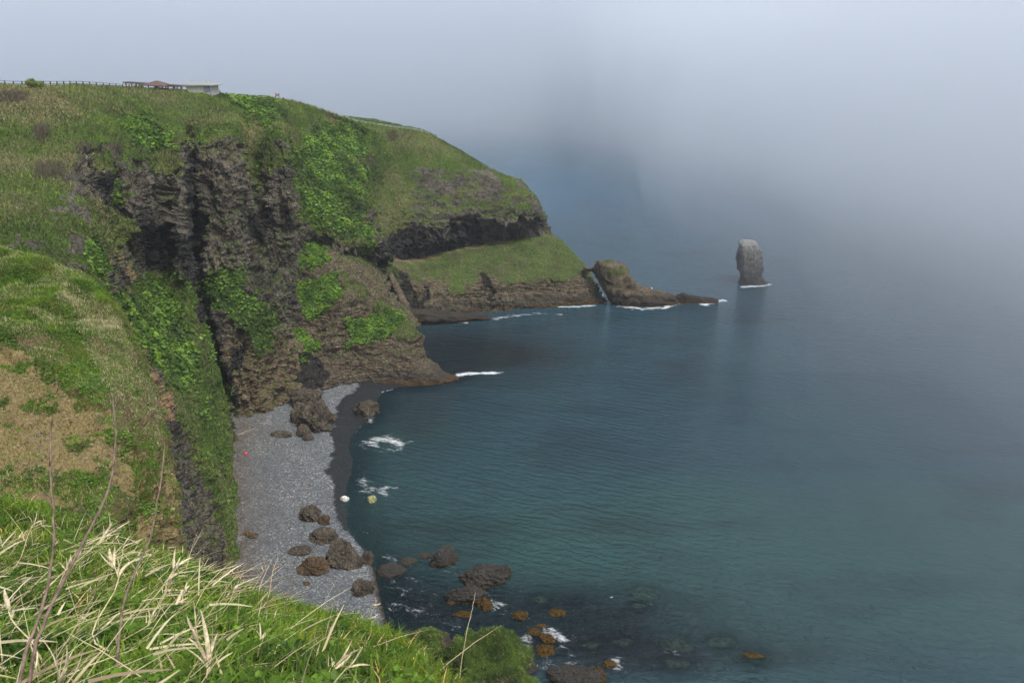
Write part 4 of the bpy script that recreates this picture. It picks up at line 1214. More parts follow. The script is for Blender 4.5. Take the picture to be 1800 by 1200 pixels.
V = np.array([c0, c1, c2, c3, ap, ap2]) - org
V = np.concatenate([V, V[:4] - [0, 0, .22]])
me = mesh_np('roof', V, quads=[[0,1,5,4],[2,3,4,5],[0,6,7,1],[1,7,8,2],[2,8,9,3],[3,9,6,0],[6,9,8,7]], tris=[[1,2,5],[3,0,4]], smooth=False)
link('roof', me, M_ROOF, pav)
beams('table', [(pv(258,156,1.5), pv(266,156.5,1.5), 1.2, .12), (pv(262,156.3,1.5), pv(262,156.3,1.5)-np.array([0,0,1.2]), .5, .5)], M_WOOD, pav, org)
beams('bench', [(pv(272,156.6,1.5), pv(290,157.8,1.5), .5, .5)], M_RAIL, pav, org)

YH = 228.0
oh = P3(350, 163, YH)
hut = tag(empty('hut', oh), 'small pale flat roofed concrete hut with a grey louvred bay on the clifftop', 'hut')
def hp(x, y, off=0): return P3(x, y, YH) + np.array([0, off, 0])
def boxp(name, x0, x1, y0, y1, d0, d1, mat, parent=hut, org_=oh):
    a = hp((x0+x1)/2, y0, (d0+d1)/2); b = hp((x0+x1)/2, y1, (d0+d1)/2); wd = hp(x1, y0)[0] - hp(x0, y0)[0]
    V, Q = beam_arr([a[0]-wd/2, a[1], (a[2]+b[2])/2], [a[0]+wd/2, a[1], (a[2]+b[2])/2], d1-d0, abs(a[2]-b[2]))
    return link(name, mesh_np(name, V - org_, quads=Q[:, ::-1], smooth=False), mat, parent)
boxp('wall', 327.5, 372.5, 150.6, 170, 0, 5, M_CONC)
boxp('roof', 322, 377.5, 147.8, 150.6, -.7, 5.7, M_CONC)
lv = beams('louvre', [(hp(358, y, -.12), hp(368, y, -.12), .12, .16) for y in np.arange(151.2, 160.5, 1.3)], M_LOUV, hut, oh)
boxp('louvre_bay', 357.4, 368.4, 150.8, 161.5, -.05, .3, M_LOUV)
beams('corner_pillar', [(hp(371.5,150.8,-.3), hp(371.5,168,-.3), .3, .3)], M_LOUV, hut, oh)
for x in (333.5, 358, 368.5):
    beams('mast', [(hp(x, 148, 1), hp(x, 140.5, 1), .22, .22)], M_RAIL, hut, oh)
beams('roof_rail', [(hp(331.5,141.5,1), hp(370,142.5,1), .05, .05), (hp(331.5,144.5,1), hp(370,145.3,1), .05, .05)], M_RAIL, hut, oh)

# fences on the crest: posts stand on the land mesh
upx, upy = pix(GU.reshape(-1, 3)); UV = GU.reshape(-1, 3)
nv_ = GU.shape[1]
def crest_at(x):
    k = np.where(np.abs(upx - x) < 1.6)[0]
    k = k[np.argmin(upy[k])]
    return UV[k]
def fence(name, xs, label, top_h, rails, pm, rm, pw=0.14, rw=0.08):
    P = []
    for x in xs:
        p = crest_at(x).copy(); P.append(p)
    P = np.array(P)
    # keep the line smooth
    for _ in range(2): P[1:-1] = 0.5 * P[1:-1] + 0.25 * (P[:-2] + P[2:])
    o = P[len(P)//2]
    root = tag(empty(name, o), label, 'fence')
    for p in P: beams('post', [(p - [0, 0, .6], p + [0, 0, top_h], pw, pw)], pm, root, o)
    for rh in rails:
        beams('rail', [(P[i] + [0, 0, rh], P[i+1] + [0, 0, rh], rw, rw) for i in range(len(P)-1)], rm, root, o)
    return P
fence('wooden_fence', list(np.arange(-20, 45, 15.0)) + list(np.arange(55, 400, 11.5)), 'dark wooden post and rail fence along the clifftop in front of the shelter and hut', 1.05, (0.98, 0.50), M_POST, M_POST, 0.2, .09)
fence('rope_fence', [400,412,424,436,448,460,472,484,500,515,529,542,556,568,580,592,606,620,634,648,662,676,690,705,720,735,748,758], 'pale railed fence on dark posts stepping down the ridge toward the headland', 0.85, (0.78, 0.40), M_POST, M_RAIL, 0.2, .10)
# red framed signboard behind the ridge fence
so = crest_at(486) + np.array([0, 2.0, 0])
sg = tag(empty('signboard', so), 'small grey board between two faded red posts behind the pale fence on the ridge', 'signboard')
beams('post', [(so + [-.5,0,-1], so + [-.5,0,1.7], .22,.22)], M_REDP, sg, so); beams('post', [(so + [.5,0,-1], so + [.5,0,1.7], .22,.22)], M_REDP, sg, so)
beams('board', [(so + [-.4,0,1.1], so + [.4,0,1.1], .08, .7)], M_LOUV, sg, so)

# ------------------------------------------------------------------ far vegetation
def veg_land():
    GRN_A, GRN_B = (.045,.092,.010), (.135,.225,.030)
    ST = (.30,.25,.13)
    parts = []
    w = (U_w['g'] * (1 - 0.8 * U_w['l']))
    P, N = samples(GU, w * sstep(1000, 960, pix(GU.reshape(-1,3))[0]), 190000)
    sx_, sy_ = pix(P)
    # straw share from the same field as the ground cover
    sf = np.clip(0.06 + 0.9 * fbm(P, 0.05, 4, 12.0) + 0.35 * sstep(200, 155, sy_) * sstep(420, 350, sx_) + 0.10 * sstep(260, 60, sx_), 0, 0.7)
    sf = sf * np.where(sy_ > 470, 0.15, 1.0)
    moss = (sy_ > 470)[:, None]
    dk = fbm(P, 0.09, 3, 44.0)[:, None]
    c = np.where(moss, tints(len(P), (.035,.080,.008), (.11,.20,.020), P), tints(len(P), GRN_A, GRN_B, P, 0.12))
    c = c * np.clip(1 + 0.9 * dk, 0.45, 1.5) * np.where(dk > 0.18, [1.05, .9, 1.1], [1., 1., 1.])
    s = (RNG.random(len(P)) < sf)[:, None]
    c = np.where(s, np.array(ST) * (0.55 + 0.6 * RNG.random((len(P), 1))), c)
    h = (0.35 + 0.55 * RNG.random(len(P))) * np.where(sx_ < 350, 0.9, 1.05)
    parts.append(blade_mesh(P, N, h, 0.12 + 0.10 * RNG.random(len(P)), 0.35, c, 1, 0.5))
    put_stuff('grass', parts, M_GRASS, 'rough olive grass with straw streaks on the upper slopes and cliff ledges', 'grass')
    P, N = samples(GT, T_w['g'], 30000)
    c = tints(len(P), (.035,.085,.010), (.12,.23,.03), P, 0.12, (.26,.23,.15), 0.16)
    c = c * np.clip(1 + 1.2 * fbm(P, 0.16, 4, 6.)[:, None] * [1, .8, 1], .5, 1.5)
    parts = [blade_mesh(P, N, 0.25 + 0.35 * RNG.random(len(P)), 0.12 + 0.1 * RNG.random(len(P)), 0.35, c, 1, 0.5)]
    put_stuff('grass', parts, M_GRASS, 'green grass covering the lower ledge of the headland', 'grass')
    P, N = samples(GP, P_w['g'] * (1 - 0.7 * P_w['l']), 26000)
    c = tints(len(P), (.04,.075,.012), (.11,.17,.03), P, 0.2, (.28,.25,.16), 0.2)
    put_stuff('grass', [blade_mesh(P, N, 0.25 + 0.4 * RNG.random(len(P)), 0.10 + 0.1 * RNG.random(len(P)), 0.4, c, 1, 0.5)], M_GRASS, 'grass tufts on the ledges of the near promontory', 'grass')
    P, N = samples(GM, np.ones(GM.shape[0] * GM.shape[1]), 6000)
    parts = [leaf_disc_mesh(P, N, 0.3 + 0.2 * RNG.random(len(P)), tints(len(P), (.05,.10,.02), (.10,.17,.04)))]
    P, N = samples(GM2, np.ones(GM2.shape[0] * GM2.shape[1]), 3000)
    parts.append(blade_mesh(P, N, 0.4 + 0.3 * RNG.random(len(P)), 0.2 * np.ones(len(P)), 0.3, tints(len(P), (.06,.09,.02), (.12,.15,.04))))
    put_stuff('ground_cover', parts, M_LEAF, 'low green plants on the mounds behind the fences', 'plants')

    # dead brush on the upper left slope
    gx, gy = pix(GU.reshape(-1, 3))
    wb = sum(np.exp(-((gx - a) / ra) ** 4 - ((gy - b) / rb) ** 4) for a, b, ra, rb in ((88,302,26,14),(74,236,12,13),(22,172,26,8),(150,262,14,7),(205,262,12,8),(640,285,18,9),(690,240,8,8)))
    P, N = samples(GU, wb, 9000)
    put_stuff('dry_brush', [blade_mesh(P, N, 0.7 + 0.6 * RNG.random(len(P)), 0.06 + 0.06 * RNG.random(len(P)), 0.3, tints(len(P), (.07,.06,.045), (.17,.14,.11)), 1, 0.3)], M_STRAW, 'grey brown leafless brush in patches on the upper left slope', 'brush')
    # butterbur leaves
    qx, qy = gx + 34 * fbm(GU.reshape(-1, 3), 0.3, 4, 15.1), gy + 34 * fbm(GU.reshape(-1, 3), 0.3, 4, 41.7)
    l2 = np.zeros(len(gx))
    for p in LEAF_U: l2[inpoly(qx, qy, p)] = 1
    lw = (U_w['l'] + 0.45 * l2) * (0.25 + 0.75 * sstep(-0.35, 0.0, fbm(GU.reshape(-1, 3), 0.28, 4, 7.0)))
    gx, gy = pix(GU.reshape(-1, 3))
    P, N = samples(GU, lw, 52000)
    # loose strays around the patches
    P2, N2 = samples(GU, U_w['g'] * (gx > 330) * (gx < 760) * (gy > 215) * (gy < 640) * sstep(0.0, 0.3, fbm(GU.reshape(-1, 3), 0.09, 3, 77.0)), 6500)
    P3_, N3_ = samples(GU, U_w['g'] * (gx > 200) * (gx < 415) * (gy > 480) * (gy < 900) * sstep(-0.05, 0.2, fbm(GU.reshape(-1, 3), 0.15, 3, 57.0)), 3200)
    P = np.concatenate([P, P2, P3_]); N = np.concatenate([N, N2, N3_])
    sx_, sy_ = pix(P)
    r = (0.09 + 0.32 * RNG.random(len(P)) ** 1.8)
    c = tints(len(P), (.030,.074,.009), (.125,.215,.024), P, 0.2, None, 0, 0.35) * np.clip(1.0 + 1.1 * fbm(P, 0.11, 3, 91.)[:, None], 0.55, 1.4)
    put_stuff('butterbur', [leaf_disc_mesh(P, N, r, c, 0.9, 1.1)], M_LEAF, 'dense round leaved bright green plants running down the slopes in patches', 'plants')
    P, N = samples(GP, P_w['l'], 11000)
    r = 0.14 + 0.2 * RNG.random(len(P))
    put_stuff('butterbur', [leaf_disc_mesh(P, N, r, tints(len(P), (.035,.085,.008), (.13,.24,.022), P, 0.3, None, 0, .35), 0.9, 1.1)], M_LEAF, 'clumps of round green leaves on the near promontory', 'plants')
    # terrace: soft mat of leafy tufts
    # near spur
    gx, gy = pix(GB.reshape(-1, 3))
    vis = (gx > -40) & (gx < 335)
    P, N = samples(GB, (gB + 0.22 * eB * sstep(-.2, .2, fbm(GB.reshape(-1, 3), 0.9, 3, 5.))) * vis * (gy < 930), 270000, yr=(400, 1000))
    bx_, by_ = pix(P)
    inb = inpoly(bx_ + 12 * fbm(P, .35, 3, 1.), by_ + 12 * fbm(P, .35, 3, 21.), [(100,490),(190,535),(250,635),(280,700),(292,790),(255,770),(205,700),(165,640),(130,560)])
    sf = np.clip(0.10 + 0.8 * fbm(P, 0.25, 3, 3.0), 0, 0.5) * np.where(by_ > 680, .5, 1) + np.where(inb, 0.45, 0)
    c = tints(len(P), (.045,.095,.008), (.17,.28,.025), P, 0.35)
    olive = fbm(P, 0.3, 3, 90.0)[:, None] > 0.12
    c = np.where(olive, c * [1.0, 0.75, 1.2], c)
    s = (RNG.random(len(P)) < sf)[:, None]
    c = np.where(s, np.array((.48,.42,.26)) * (0.55 + 0.6 * RNG.random((len(P), 1))), c)
    h = (0.10 + 0.22 * RNG.random(len(P))) * np.where(by_ > 600, 0.7, 1.2)
    put_stuff('grass', [blade_mesh(P, N, h, 0.022 + 0.03 * RNG.random(len(P)), 0.45, c, 2, 0.6)], M_GRASS, 'short bright grass mixed with bleached straw on the near spur', 'grass')
    P, N = samples(GB, gB * vis * sstep(0.02, 0.25, fbm(GB.reshape(-1, 3), 0.5, 3, 66.0)), 26000, yr=(400, 1000))
    put_stuff('ground_cover', [leaf_disc_mesh(P, N, 0.035 + 0.05 * RNG.random(len(P)), tints(len(P), (.04,.10,.012), (.12,.22,.03), P, 0.5), 1.2, 0.8, 6)], M_LEAF, 'low leafy plants scattered over the near spur', 'plants')
    # grassy sea rocks
    parts = []
    for o, V, F, gg in (gr1, gr2, gr3):
        cen = V[F].mean(1); nn = np.cross(V[F[:, 1]] - V[F[:, 0]], V[F[:, 2]] - V[F[:, 0]]); ar = np.linalg.norm(nn, axis=1); nn = nn / ar[:, None]
        wq = ar * gg[F].mean(1); 
        n = 26000 if o is gr2[0] else 9000
        k = RNG.choice(len(F), n, p=wq / wq.sum())
        bb = RNG.dirichlet((1, 1, 1), n)
        P = (V[F[k]] * bb[:, :, None]).sum(1)
        parts.append(blade_mesh(P, nn[k], 0.2 + 0.35 * RNG.random(n), 0.04 + 0.05 * RNG.random(n), 0.35, tints(n, (.030,.068,.007), (.12,.205,.022), P, 0.35, (.30,.28,.16), 0.08), 2, 0.7))
    put_stuff('grass', parts, M_GRASS, 'thick green grass growing over the sea rocks at the bottom edge', 'grass')
veg_land()

# tuft of grass on the biggest beach boulder
tp = P3(614, 953, 125.5)
nn = 160
Pt = tp + RNG.normal(0, 1, (nn, 3)) * [.45, .3, .05]
gt = put_stuff('grass_tuft', [blade_mesh(Pt, np.tile([0, 0, 1.0], (nn, 1)), 0.4 + 0.5 * RNG.random(nn), np.full(nn, .06), .4, tints(nn, (.06,.11,.015), (.13,.2,.03)))], M_GRASS, 'small tuft of grass on top of the biggest beach boulder', 'grass')

# shrubs on the crest
def shrub(x, yb, w, h, label):
    p = P3(x, yb, 181.0)
    s = 181 / 1.05 / FPX
    root = tag(empty('shrub', p), label, 'shrub')
    n = 2600
    d = unit(RNG.normal(0, 1, (n, 3))); r = RNG.random((n, 1)) ** 0.4
    lump = 1 + 0.5 * fbm(d, 1.7, 2, x)[:, None]
    P = d * r * lump * [w * s / 2, w * s / 2.4, h * s / 2] + [0, 0, h * s / 2]
    V, q, t_, c = leaf_disc_mesh(P, d, 0.05 + 0.08 * RNG.random(n), tints(n, (.11,.15,.035), (.24,.30,.09), P, 1.2), 0.3, 1.0, 5)
    link('foliage', mesh_np('foliage', V, tris=t_, cols={'tint': c}, smooth=False), M_LEAF, root)
    L = []
    for k in range(7):
        a = RNG.random() * 6.28; rr = w * s * 0.28
        L.append((np.array([0, 0, -.8]), np.array([math.cos(a) * rr, math.sin(a) * rr, h * s * 0.7]), .05, .05))
    beams('stem', L, M_WOOD, root, np.zeros(3))
shrub(56, 153, 18, 13, 'round pale green shrub growing through the clifftop fence')
shrub(70.5, 152, 12, 8, 'smaller bush touching the right side of the round clifftop shrub')

def scatter_stones(name, P, sz, cols, label):
    bV, bF = ico(1); n = len(P)
    VV = bV[None] * (sz[:, None, None] * (0.6 + 0.8 * RNG.random((n, 1, 3)))) * [1, 1, .7] + P[:, None]
    FF = bF[None] + (np.arange(n) * len(bV))[:, None, None]
    tag(link(name, mesh_np(name, VV.reshape(-1, 3), tris=FF.reshape(-1, 3), cols={'tint': np.repeat(cols, len(bV), 0)}, smooth=False), M_STRAW), label, 'stones', None, 'stuff')
gx, gy = pix(GB.reshape(-1, 3))
P, N = samples(GB, eB * (gx > -40) * (gx < 330), 7000, yr=(560, 960))
scatter_stones('clods', P, 0.015 + 0.13 * RNG.random(len(P)) ** 5, tints(len(P), (.12,.09,.05), (.30,.235,.14), None, 0, (.10,.06,.04), .15), 'stones and clods lying on the bare sandy scar')
# loose stones on the beach (too many to count)
Vs, Fs, o = [], [], 0
base_V, base_F = ico(1)
n = 2600
k = RNG.choice(len(Pb), n, p=(dry * (sd > 0.5) * (bpx > 400) * (bpx < 720) * (0.3 + litter)) / (dry * (sd > 0.5) * (bpx > 400) * (bpx < 720) * (0.3 + litter)).sum())
sz = 0.05 + 0.16 * RNG.random(n) ** 4
VV = base_V[None] * (sz[:, None, None] * (0.6 + 0.8 * RNG.random((n, 1, 3)))) * [1, 1, .6] + (Pb[k] + RNG.normal(0, .25, (n, 3)) * [1, 1, 0])[:, None]
FF = base_F[None] + (np.arange(n) * len(base_V))[:, None, None]
cc = np.repeat(tints(n, (.05,.05,.055), (.28,.26,.24), None, 0, (.16,.09,.06), 0.2), len(base_V), 0)
tag(link('pebbles', mesh_np('pebbles', VV.reshape(-1, 3), tris=FF.reshape(-1, 3), cols={'tint': cc}), M_STRAW), 'loose stones scattered over the grey shingle', 'stones', None, 'stuff')

# ------------------------------------------------------------------ foreground plants
gx, gy = pix(GA.reshape(-1, 3))
vis = ((gx > -160) & (gx < 900) & (gy > 850)).astype(float)
dist = np.linalg.norm(GA.reshape(-1, 3) - [0, 0, 80], axis=1)
P, N = samples(GA, vis / dist ** 0.9, 150000, xr=(-160, 900), yr=(840, 1420))
c = tints(len(P), (.025,.060,.005), (.15,.25,.016), P, 0.9, (.50,.42,.24), 0.05, 0.4)
yel = (fbm(P, 1.4, 2, 9.)[:, None] > 0.25)
c = np.where(yel, c * [1.25, 1.0, .8], c)
h = 0.05 + 0.15 * RNG.random(len(P)) ** 1.6
fg1 = blade_mesh(P, N, h, 0.005 + 0.009 * RNG.random(len(P)), 0.45, c, 3, 0.8)
put_stuff('grass', [fg1], M_GRASS, 'lush bright green grass at the photographer\'s feet', 'grass')
P, N = samples(GA, vis / dist ** 0.9 * sstep(-0.1, 0.15, fbm(GA.reshape(-1, 3), 1.2, 3, 3.0)), 52000, xr=(-160, 900), yr=(840, 1420))
P = P + np.array([0, 0, 1.0]) * (0.02 + 0.12 * RNG.random((len(P), 1)))
fg2 = leaf_disc_mesh(P, N, 0.007 + 0.017 * RNG.random(len(P)) ** 1.5, tints(len(P), (.022,.060,.006), (.13,.24,.02), P, 1.2, None, 0, .4), 0.3, 0.9, 6)
put_stuff('ground_cover', [fg2], M_LEAF, 'small leafy weeds mixed into the foreground grass', 'plants')
# bleached straw lying across the grass, lower left
gxx = np.clip(1.1 - gx / 600, 0.03, 1) * sstep(900, 985, gy + 0.0 * gx)
P, N = samples(GA, vis * gxx ** 1.2 / dist, 1800, xr=(-160, 860), yr=(900, 1420))
def straws(P, L, W, col):
    n = len(P)
    d = unit(np.stack([0.75 + 0.45 * RNG.normal(0, 1, n), 0.1 + 0.35 * RNG.normal(0, 1, n), 0.38 + 0.22 * RNG.normal(0, 1, n)], 1))
    d[:, 2] = np.abs(d[:, 2])
    view = unit(P - [0, 0, 80.0]); side = unit(np.cross(d, view + RNG.normal(0, .3, (n, 3))))
    V = []
    for f_, wf in ((0, 1), (.33, .9), (.66, .75), (1, .2)):
        cc_ = P + d * (L * f_)[:, None] + np.array([0, 0, -1.0]) * (L * 0.18 * f_ * f_)[:, None] + [0, 0, .03]
        V += [cc_ - side * (W * wf / 2)[:, None], cc_ + side * (W * wf / 2)[:, None]]
    V = np.stack(V, 1); b = np.arange(n)[:, None] * 8
    Q = np.concatenate([b + np.array([[2*k, 2*k+1, 2*k+3, 2*k+2]]) for k in range(3)])
    return V.reshape(-1, 3), Q, None, np.repeat(col, 8, 0)
cs = tints(len(P), (.42,.34,.18), (.72,.64,.44), None, 0, (.40,.30,.2), .1, .12)
put_stuff('dry_straw', [straws(P, 0.12 + 0.48 * RNG.random(len(P)), 0.002 + 0.0032 * RNG.random(len(P)), cs)], M_STRAW, 'bleached straw lying across the foreground grass', 'straw')

P, N = samples(GA, vis * np.clip(1.1 - gx / 560, 0.02, 1) * sstep(930, 1030, gy) / dist, 330, xr=(-160, 860), yr=(900, 1420))
P = P + np.array([0, 0, 1.0]) * (0.03 + 0.18 * RNG.random((len(P), 1)))
put_stuff('dry_leaves', [straws(P, 0.08 + 0.26 * RNG.random(len(P)) ** 1.4, 0.005 + 0.009 * RNG.random(len(P)), tints(len(P), (.50,.42,.25), (.74,.67,.48), None, 0, (.40,.30,.2), .1, .12))], M_STRAW, 'broad pale dead grass leaves caught in the foreground tangle', 'straw')

def tube(pts, rad, k=6):
    pts = np.array(pts, float); n = len(pts)
    T = np.gradient(pts, axis=0); T = unit(T)
    ref = np.array([0, 1.0, 0.2]); A = unit(np.cross(T, ref)); Bv = np.cross(T, A)
    th = np.linspace(0, 2*np.pi, k, endpoint=False)
    G = pts[:, None] + (A[:, None] * np.cos(th)[None, :, None] + Bv[:, None] * np.sin(th)[None, :, None]) * np.array(rad)[:, None, None]
    i = np.arange(n-1)[:, None]*k; j = np.arange(k)[None, :]; j2 = (j+1) % k
    Q = np.stack([i+j, i+j2, i+k+j2, i+k+j], -1).reshape(-1, 4)
    return G.reshape(-1, 3), Q

def husk(base, d, L, W, curl, r):
    """a papery dead leaf: long lens, folded along its middle, curling"""
    d = np.array(d, float); d /= np.linalg.norm(d)
    s = np.cross(d, r.normal(0, 1, 3)); s /= np.linalg.norm(s); u = np.cross(s, d)
    V = []; n = 9
    for i in range(n):
        f_ = i / (n - 1)
        wv = W * (math.sin(math.pi * min(1, f_ * 0.93 + 0.07)) ** 0.7) * (1 - 0.35 * f_)
        c_ = base + d * L * f_ + u * curl * L * f_ * f_ + s * L * .06 * math.sin(3.0 * f_ + curl * 9)
        V += [c_ - s * wv / 2 + u * wv * 0.22, c_, c_ + s * wv / 2 + u * wv * 0.22]
    Q = []
    for i in range(n - 1):
        b = 3 * i
        Q += [[b, b+1, b+4, b+3], [b+1, b+2, b+5, b+4]]
    return np.array(V), np.array(Q)

M_HUSK = simple('papery_husk', (.56, .48, .32), 0.8, 0.35, 45, 0.15, 0.4)
M_REED = simple('dry_reed_stem', (.58, .49, .30), 0.7, 0.3, 25, 0.3)
M_BROWN = simple('brown_stalk_bark', (.17, .125, .095), 0.8, 0.45, 25, 0.2)

def make_reed(seed, L=0.5, nh=3, hl=0.12, hw=0.014, bend=0.1):
    r = np.random.default_rng(seed)
    root = empty('dry_reed', (0, 0, 0))
    kx, ky = r.normal(0, 0.05, 2)
    pts = [np.array([kx * math.sin(5 * f_) + bend * f_ * f_ * L, ky * math.sin(4 * f_), L * f_]) for f_ in np.linspace(0, 1, 9)]
    V, Q = tube(pts, np.linspace(.0042, .0022, 9))
    link('stem', mesh_np('stem', V, quads=Q), M_REED, root)
    for k_ in range(nh):
        fz = 0.86 + 0.14 * (k_ / max(1, nh - 1)) if k_ % 3 else 1.0
        bpt = pts[int(round(fz * 8))]
        d = np.array([0.30 * r.normal(), 0.30 * r.normal(), 1.0])
        V, Q = husk(bpt, d, hl * (0.45 + 0.75 * r.random()), hw * (0.35 + 0.7 * r.random()), r.normal(0, .5), r)
        link('husk', mesh_np('husk', V, quads=Q), M_HUSK, root)
    return root

def copy_tree(o, parent=None):
    c_ = o.copy(); C.objects.link(c_); c_.parent = parent
    for ch in list(o.children): copy_tree(ch, c_)
    return c_

def aim(o, p, d, scale=1.0, roll=0.0):
    q = Vector(d).to_track_quat('Z', 'Y')
    o.rotation_mode = 'QUATERNION'
    from mathutils import Quaternion
    o.rotation_quaternion = q @ Quaternion((0, 0, 1), roll)
    o.location = p; o.scale = (scale,) * 3

# big husk clusters that stand out, placed where they root on the slope
def on_ground(px_, py_):
    k = np.argmin((gx - px_) ** 2 + (gy - py_) ** 2)
    return GA.reshape(-1, 3)[k].copy()
heroes = [  # base px, tip px, Y of tip, husks, size, label
    ((345,1290),(365,1165),2.35,7,.16,.026,'largest cream husk fan, low in the middle of the foreground reeds'),
    ((30,1330),(75,1195),2.2,6,.15,.022,'tan husk cluster in the bottom left corner'),
    ((215,1150),(175,1010),3.2,6,.15,.022,'upright cream husk tuft with a bent stalk in the left foreground'),
    ((60,1180),(35,1070),2.8,2,.14,.030,'pair of drooping pale husks near the left edge'),
    ((190,1180),(300,1000),3.6,6,.14,.014,'slender pale spray leaning right, topmost of the foreground reeds'),
    ((250,1120),(320,1048),3.9,3,.12,.022,'short tan husk at the end of a thin horizontal stalk'),
    ((60,1060),(185,940),4.6,6,.15,.016,'pale spray reaching right above the other reeds at the left'),
    ((330,1240),(350,1105),3.0,3,.13,.020,'pair of thin white husks just above the largest fan'),
    ((560,1270),(600,1190),2.8,5,.12,.018,'cream husk cluster low in the right part of the foreground grass'),
    ((470,1230),(470,1130),3.3,4,.11,.014,'thin pale husks standing in the grass right of the largest fan')]
for i, (b, tp_, Yt, nh, hl, hw, lb) in enumerate(heroes):
    tip = P3(tp_[0], tp_[1], Yt)
    bs = P3(b[0], b[1], Yt * 0.93)
    L = np.linalg.norm(tip - bs)
    r_ = make_reed(200 + i, L, int(nh * 1.7), hl * 1.0, hw, 0.05)
    aim(r_, bs, tip - bs, 1.0, 0)
    tag(r_, lb, 'dry reed', 'dry reeds in the foreground')
protos = [make_reed(300 + i, 0.30 + 0.05 * i, 3 + i % 4, 0.10 + .015 * (i % 4), 0.013 + 0.004 * (i % 3), 0.15) for i in range(8)]
used = [False] * 8
P, N = samples(GA, vis * np.clip(1.1 - gx / 620, 0.05, 1) * sstep(930, 1010, gy) / dist ** 0.6, 120, xr=(-60, 840), yr=(950, 1380))
for i, p in enumerate(P):
    k_ = i % 8
    o = protos[k_] if not used[k_] else copy_tree(protos[k_])
    used[k_] = True
    d = np.array([0.7 + 0.45 * RNG.normal(), 0.15 + .3 * RNG.normal(), 0.75 + .25 * RNG.normal()])
    aim(o, p, d / np.linalg.norm(d), (0.45 + 0.45 * RNG.random()), RNG.random() * 6)
    tag(o, 'thin bleached reed with narrow papery husks leaning over the foreground grass', 'dry reed', 'thin bleached reeds in the foreground')

def stalk(name, pts, r0, r1, mat, label, cat, nubs=True, twigs=0, seed=1):
    if nubs: r0, r1 = r0 * 1.35, r1 * 1.2
    r = np.random.default_rng(seed)
    K = np.array([P3(*p) for p in pts])
    K = interp_axis(K, [7] * (len(K) - 1), 0.5)
    K = K + r.normal(0, 1, K.shape) * 0.0015
    n = len(K)
    rad = np.linspace(r0, r1, n) * (1 + (0.25 * (np.arange(n) % 4 == 0) if nubs else 0))
    root = tag(empty(name, K[0]), label, cat)
    V, Q = tube(K - K[0], rad, 7)
    link('stem', mesh_np('stem', V, quads=Q), mat, root)
    for k_ in range(twigs):
        i = int(n * (0.55 + 0.42 * k_ / max(1, twigs)))
        b = K[min(i, n-1)] - K[0]
        d = np.array([r.normal(0, .6), r.normal(0, .3), 1.0]) * (0.05 + 0.05 * r.random())
        V, Q = tube([b, b + d * .5 + r.normal(0, .004, 3), b + d], [r1 * .8, r1 * .6, r1 * .4], 5)
        link('twig', mesh_np('twig', V, quads=Q), mat, root)
    return root
stalk('brown_stalk', [(30,1330,2.1),(62,1140,2.25),(92,1060,2.35),(150,945,2.5),(190,860,2.6),(203,770,2.7),(196,690,2.8)], .0055, .0022, M_BROWN, 'thick brown stalk curving up to the right, second from the left', 'stalk', twigs=7, seed=1)
stalk('brown_stalk', [(20,1330,2.0),(40,1170,2.2),(82,1040,2.4),(95,930,2.55),(88,820,2.7),(92,735,2.8)], .005, .0022, M_BROWN, 'grey brown weathered stalk with a feathery tip near the left edge', 'stalk', twigs=9, seed=2)
stalk('brown_stalk', [(206,1330,2.3),(205,1180,2.5),(222,1045,2.7),(262,950,2.85),(282,850,3.0),(290,775,3.1)], .005, .0016, M_BROWN, 'long brown stalk in the middle left bending over the sandy slope', 'stalk', twigs=2, seed=3)
stalk('brown_stalk', [(415,1290,3.3),(435,1180,3.5),(462,1090,3.7),(480,990,3.9)], .004, .0015, M_BROWN, 'brown stalk standing in front of the shingle beach', 'stalk', twigs=1, seed=4)
stalk('brown_stalk', [(470,1230,3.9),(492,1110,4.1),(505,1050,4.2),(512,995,4.3)], .0028, .001, M_BROWN, 'short thin brown stalk just right of the one in front of the beach', 'stalk', twigs=1, seed=5)
stalk('brown_stalk', [(500,1290,3.5),(530,1180,3.8),(570,1125,4.0),(592,1030,4.2)], .0028, .001, M_BROWN, 'thin brown stalk leaning over the edge of the beach, rightmost of the brown ones', 'stalk', twigs=1, seed=6)
stalk('grass_stem', [(800,1300,3.4),(808,1190,3.5),(820,1115,3.6),(829,1075,3.7),(836,1040,3.8)], .0022, .0008, M_REED, 'single long pale grass stem rising in front of the grassy sea rock', 'grass stem', nubs=False, seed=7)

# ------------------------------------------------------------------ air: haze and fog bank
def vol_mat(name, dens, col=(.83, .88, .95), an=0.0):
    m = new_mat(name); t = NT(m)
    v = t.node('ShaderNodeVolumePrincipled'); v.inputs['Color'].default_value = (*col, 1)
    v.inputs['Density'].default_value = dens; v.inputs['Anisotropy'].default_value = an
    t.out(None, v.outputs[0]); return m
def vbox(name, x0, x1, y0, y1, z0, z1, mat, label, wob=0.0, kind='stuff'):
    bm = bmesh.new()
    bmesh.ops.create_cube(bm, size=1)
    for v in bm.verts:
        v.co = Vector(((x0 + x1) / 2 + v.co.x * (x1 - x0), (y0 + y1) / 2 + v.co.y * (y1 - y0), (z0 + z1) / 2 + v.co.z * (z1 - z0)))
    o = bm_obj(name, bm, mat, smooth=False)
    return tag(o, label, 'fog', None, kind)
vbox('haze', -5500, 7000, -500, 9500, -8, 104, vol_mat('haze', 0.00012, (.82, .88, .95)), 'thin sea haze over the whole bay')
FOGC = (.74, .80, .865)
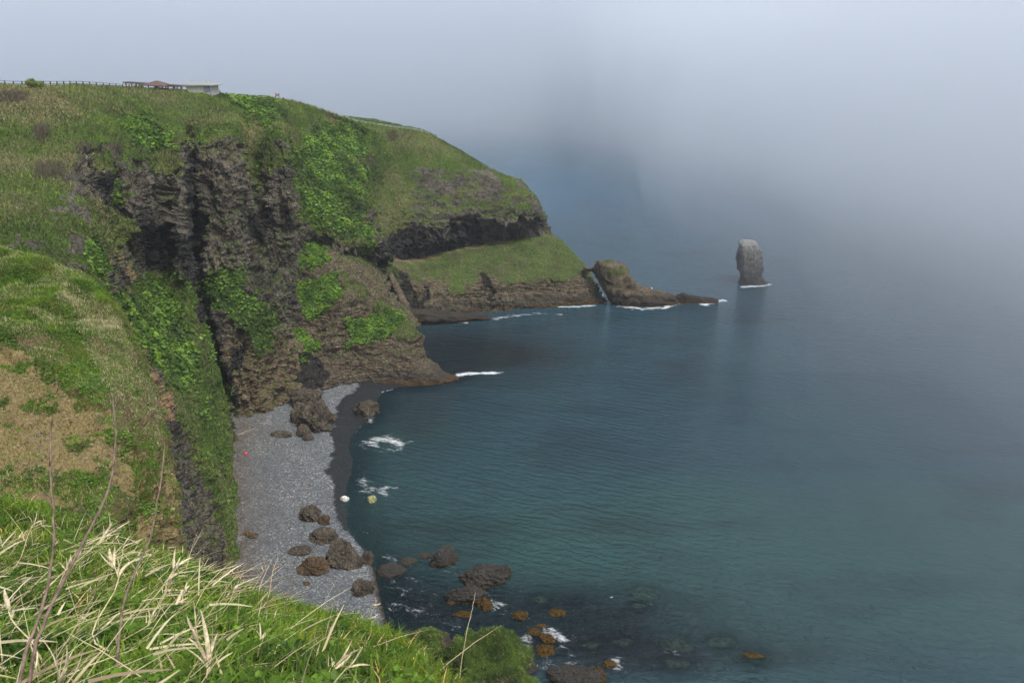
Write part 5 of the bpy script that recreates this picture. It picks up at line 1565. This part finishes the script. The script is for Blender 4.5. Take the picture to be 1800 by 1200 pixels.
def bank(name, axis_, start, end, side0, side1, top_, mat, label, seed, amp):
    """closed body of fog whose near face billows; axis_ 0: the near face looks west, 1: it looks south"""
    n1 = 60; sd_ = side0 + (side1 - side0) * np.linspace(0, 1, n1) ** 2.2; zz_ = np.linspace(-7, top_, 9)
    S, Z = np.meshgrid(sd_, zz_, indexing='ij')
    wob = amp * fbm(np.stack([S.ravel(), Z.ravel() * 1.5, S.ravel() * 0 + seed], 1), 0.006, 3, seed * 3.1)
    near = start + wob; far = np.full(S.size, end)
    def mk(a): return np.stack([a, S.ravel(), Z.ravel()], 1) if axis_ == 0 else np.stack([S.ravel(), a, Z.ravel()], 1)
    V = np.concatenate([mk(near), mk(far)])
    m_, k_ = S.shape; q0 = grid_quads(m_, k_); q1 = q0[:, ::-1] + S.size
    idx = np.arange(S.size).reshape(m_, k_)
    ring = np.concatenate([idx[:, 0], idx[-1, 1:], idx[-2::-1, -1], idx[0, -2:0:-1]])
    r2 = np.roll(ring, -1)
    side = np.stack([ring, r2, r2 + S.size, ring + S.size], 1)
    me = mesh_np(name, V, quads=np.concatenate([q0, q1, side]), smooth=False)
    bm = bmesh.new(); bm.from_mesh(me); bmesh.ops.recalc_face_normals(bm, faces=bm.faces); bm.to_mesh(me); bm.free()
    return tag(link(name, me, mat), label, None, None, 'stuff')
for i, (y0, d) in enumerate([(600, .0003), (720, .0005), (840, .0008), (980, .0011), (1200, .0015), (1450, .003)]):
    bank('fog_bank', 1, y0, 9400 - 40 * i, -5000 + 40 * i, 6500 - 40 * i, 270 - 6 * i, vol_mat('fog_bank', d, FOGC), 'bank of sea fog closing the view to the north', i + 1, 45)
FOGE = (.83, .88, .94)
for i, (x0, d) in enumerate([(58, .0003), (78, .0005), (98, .0008), (120, .0010), (144, .0014), (172, .0018), (204, .0024)]):
    bank('fog_bank', 0, x0, 6400 - 40 * i, 40 + 25 * i, 9300 - 40 * i, 180 - 6 * i, vol_mat('fog_bank', d, FOGE), 'bank of sea fog drifting in from the right', i + 11, 15 + 2 * i)
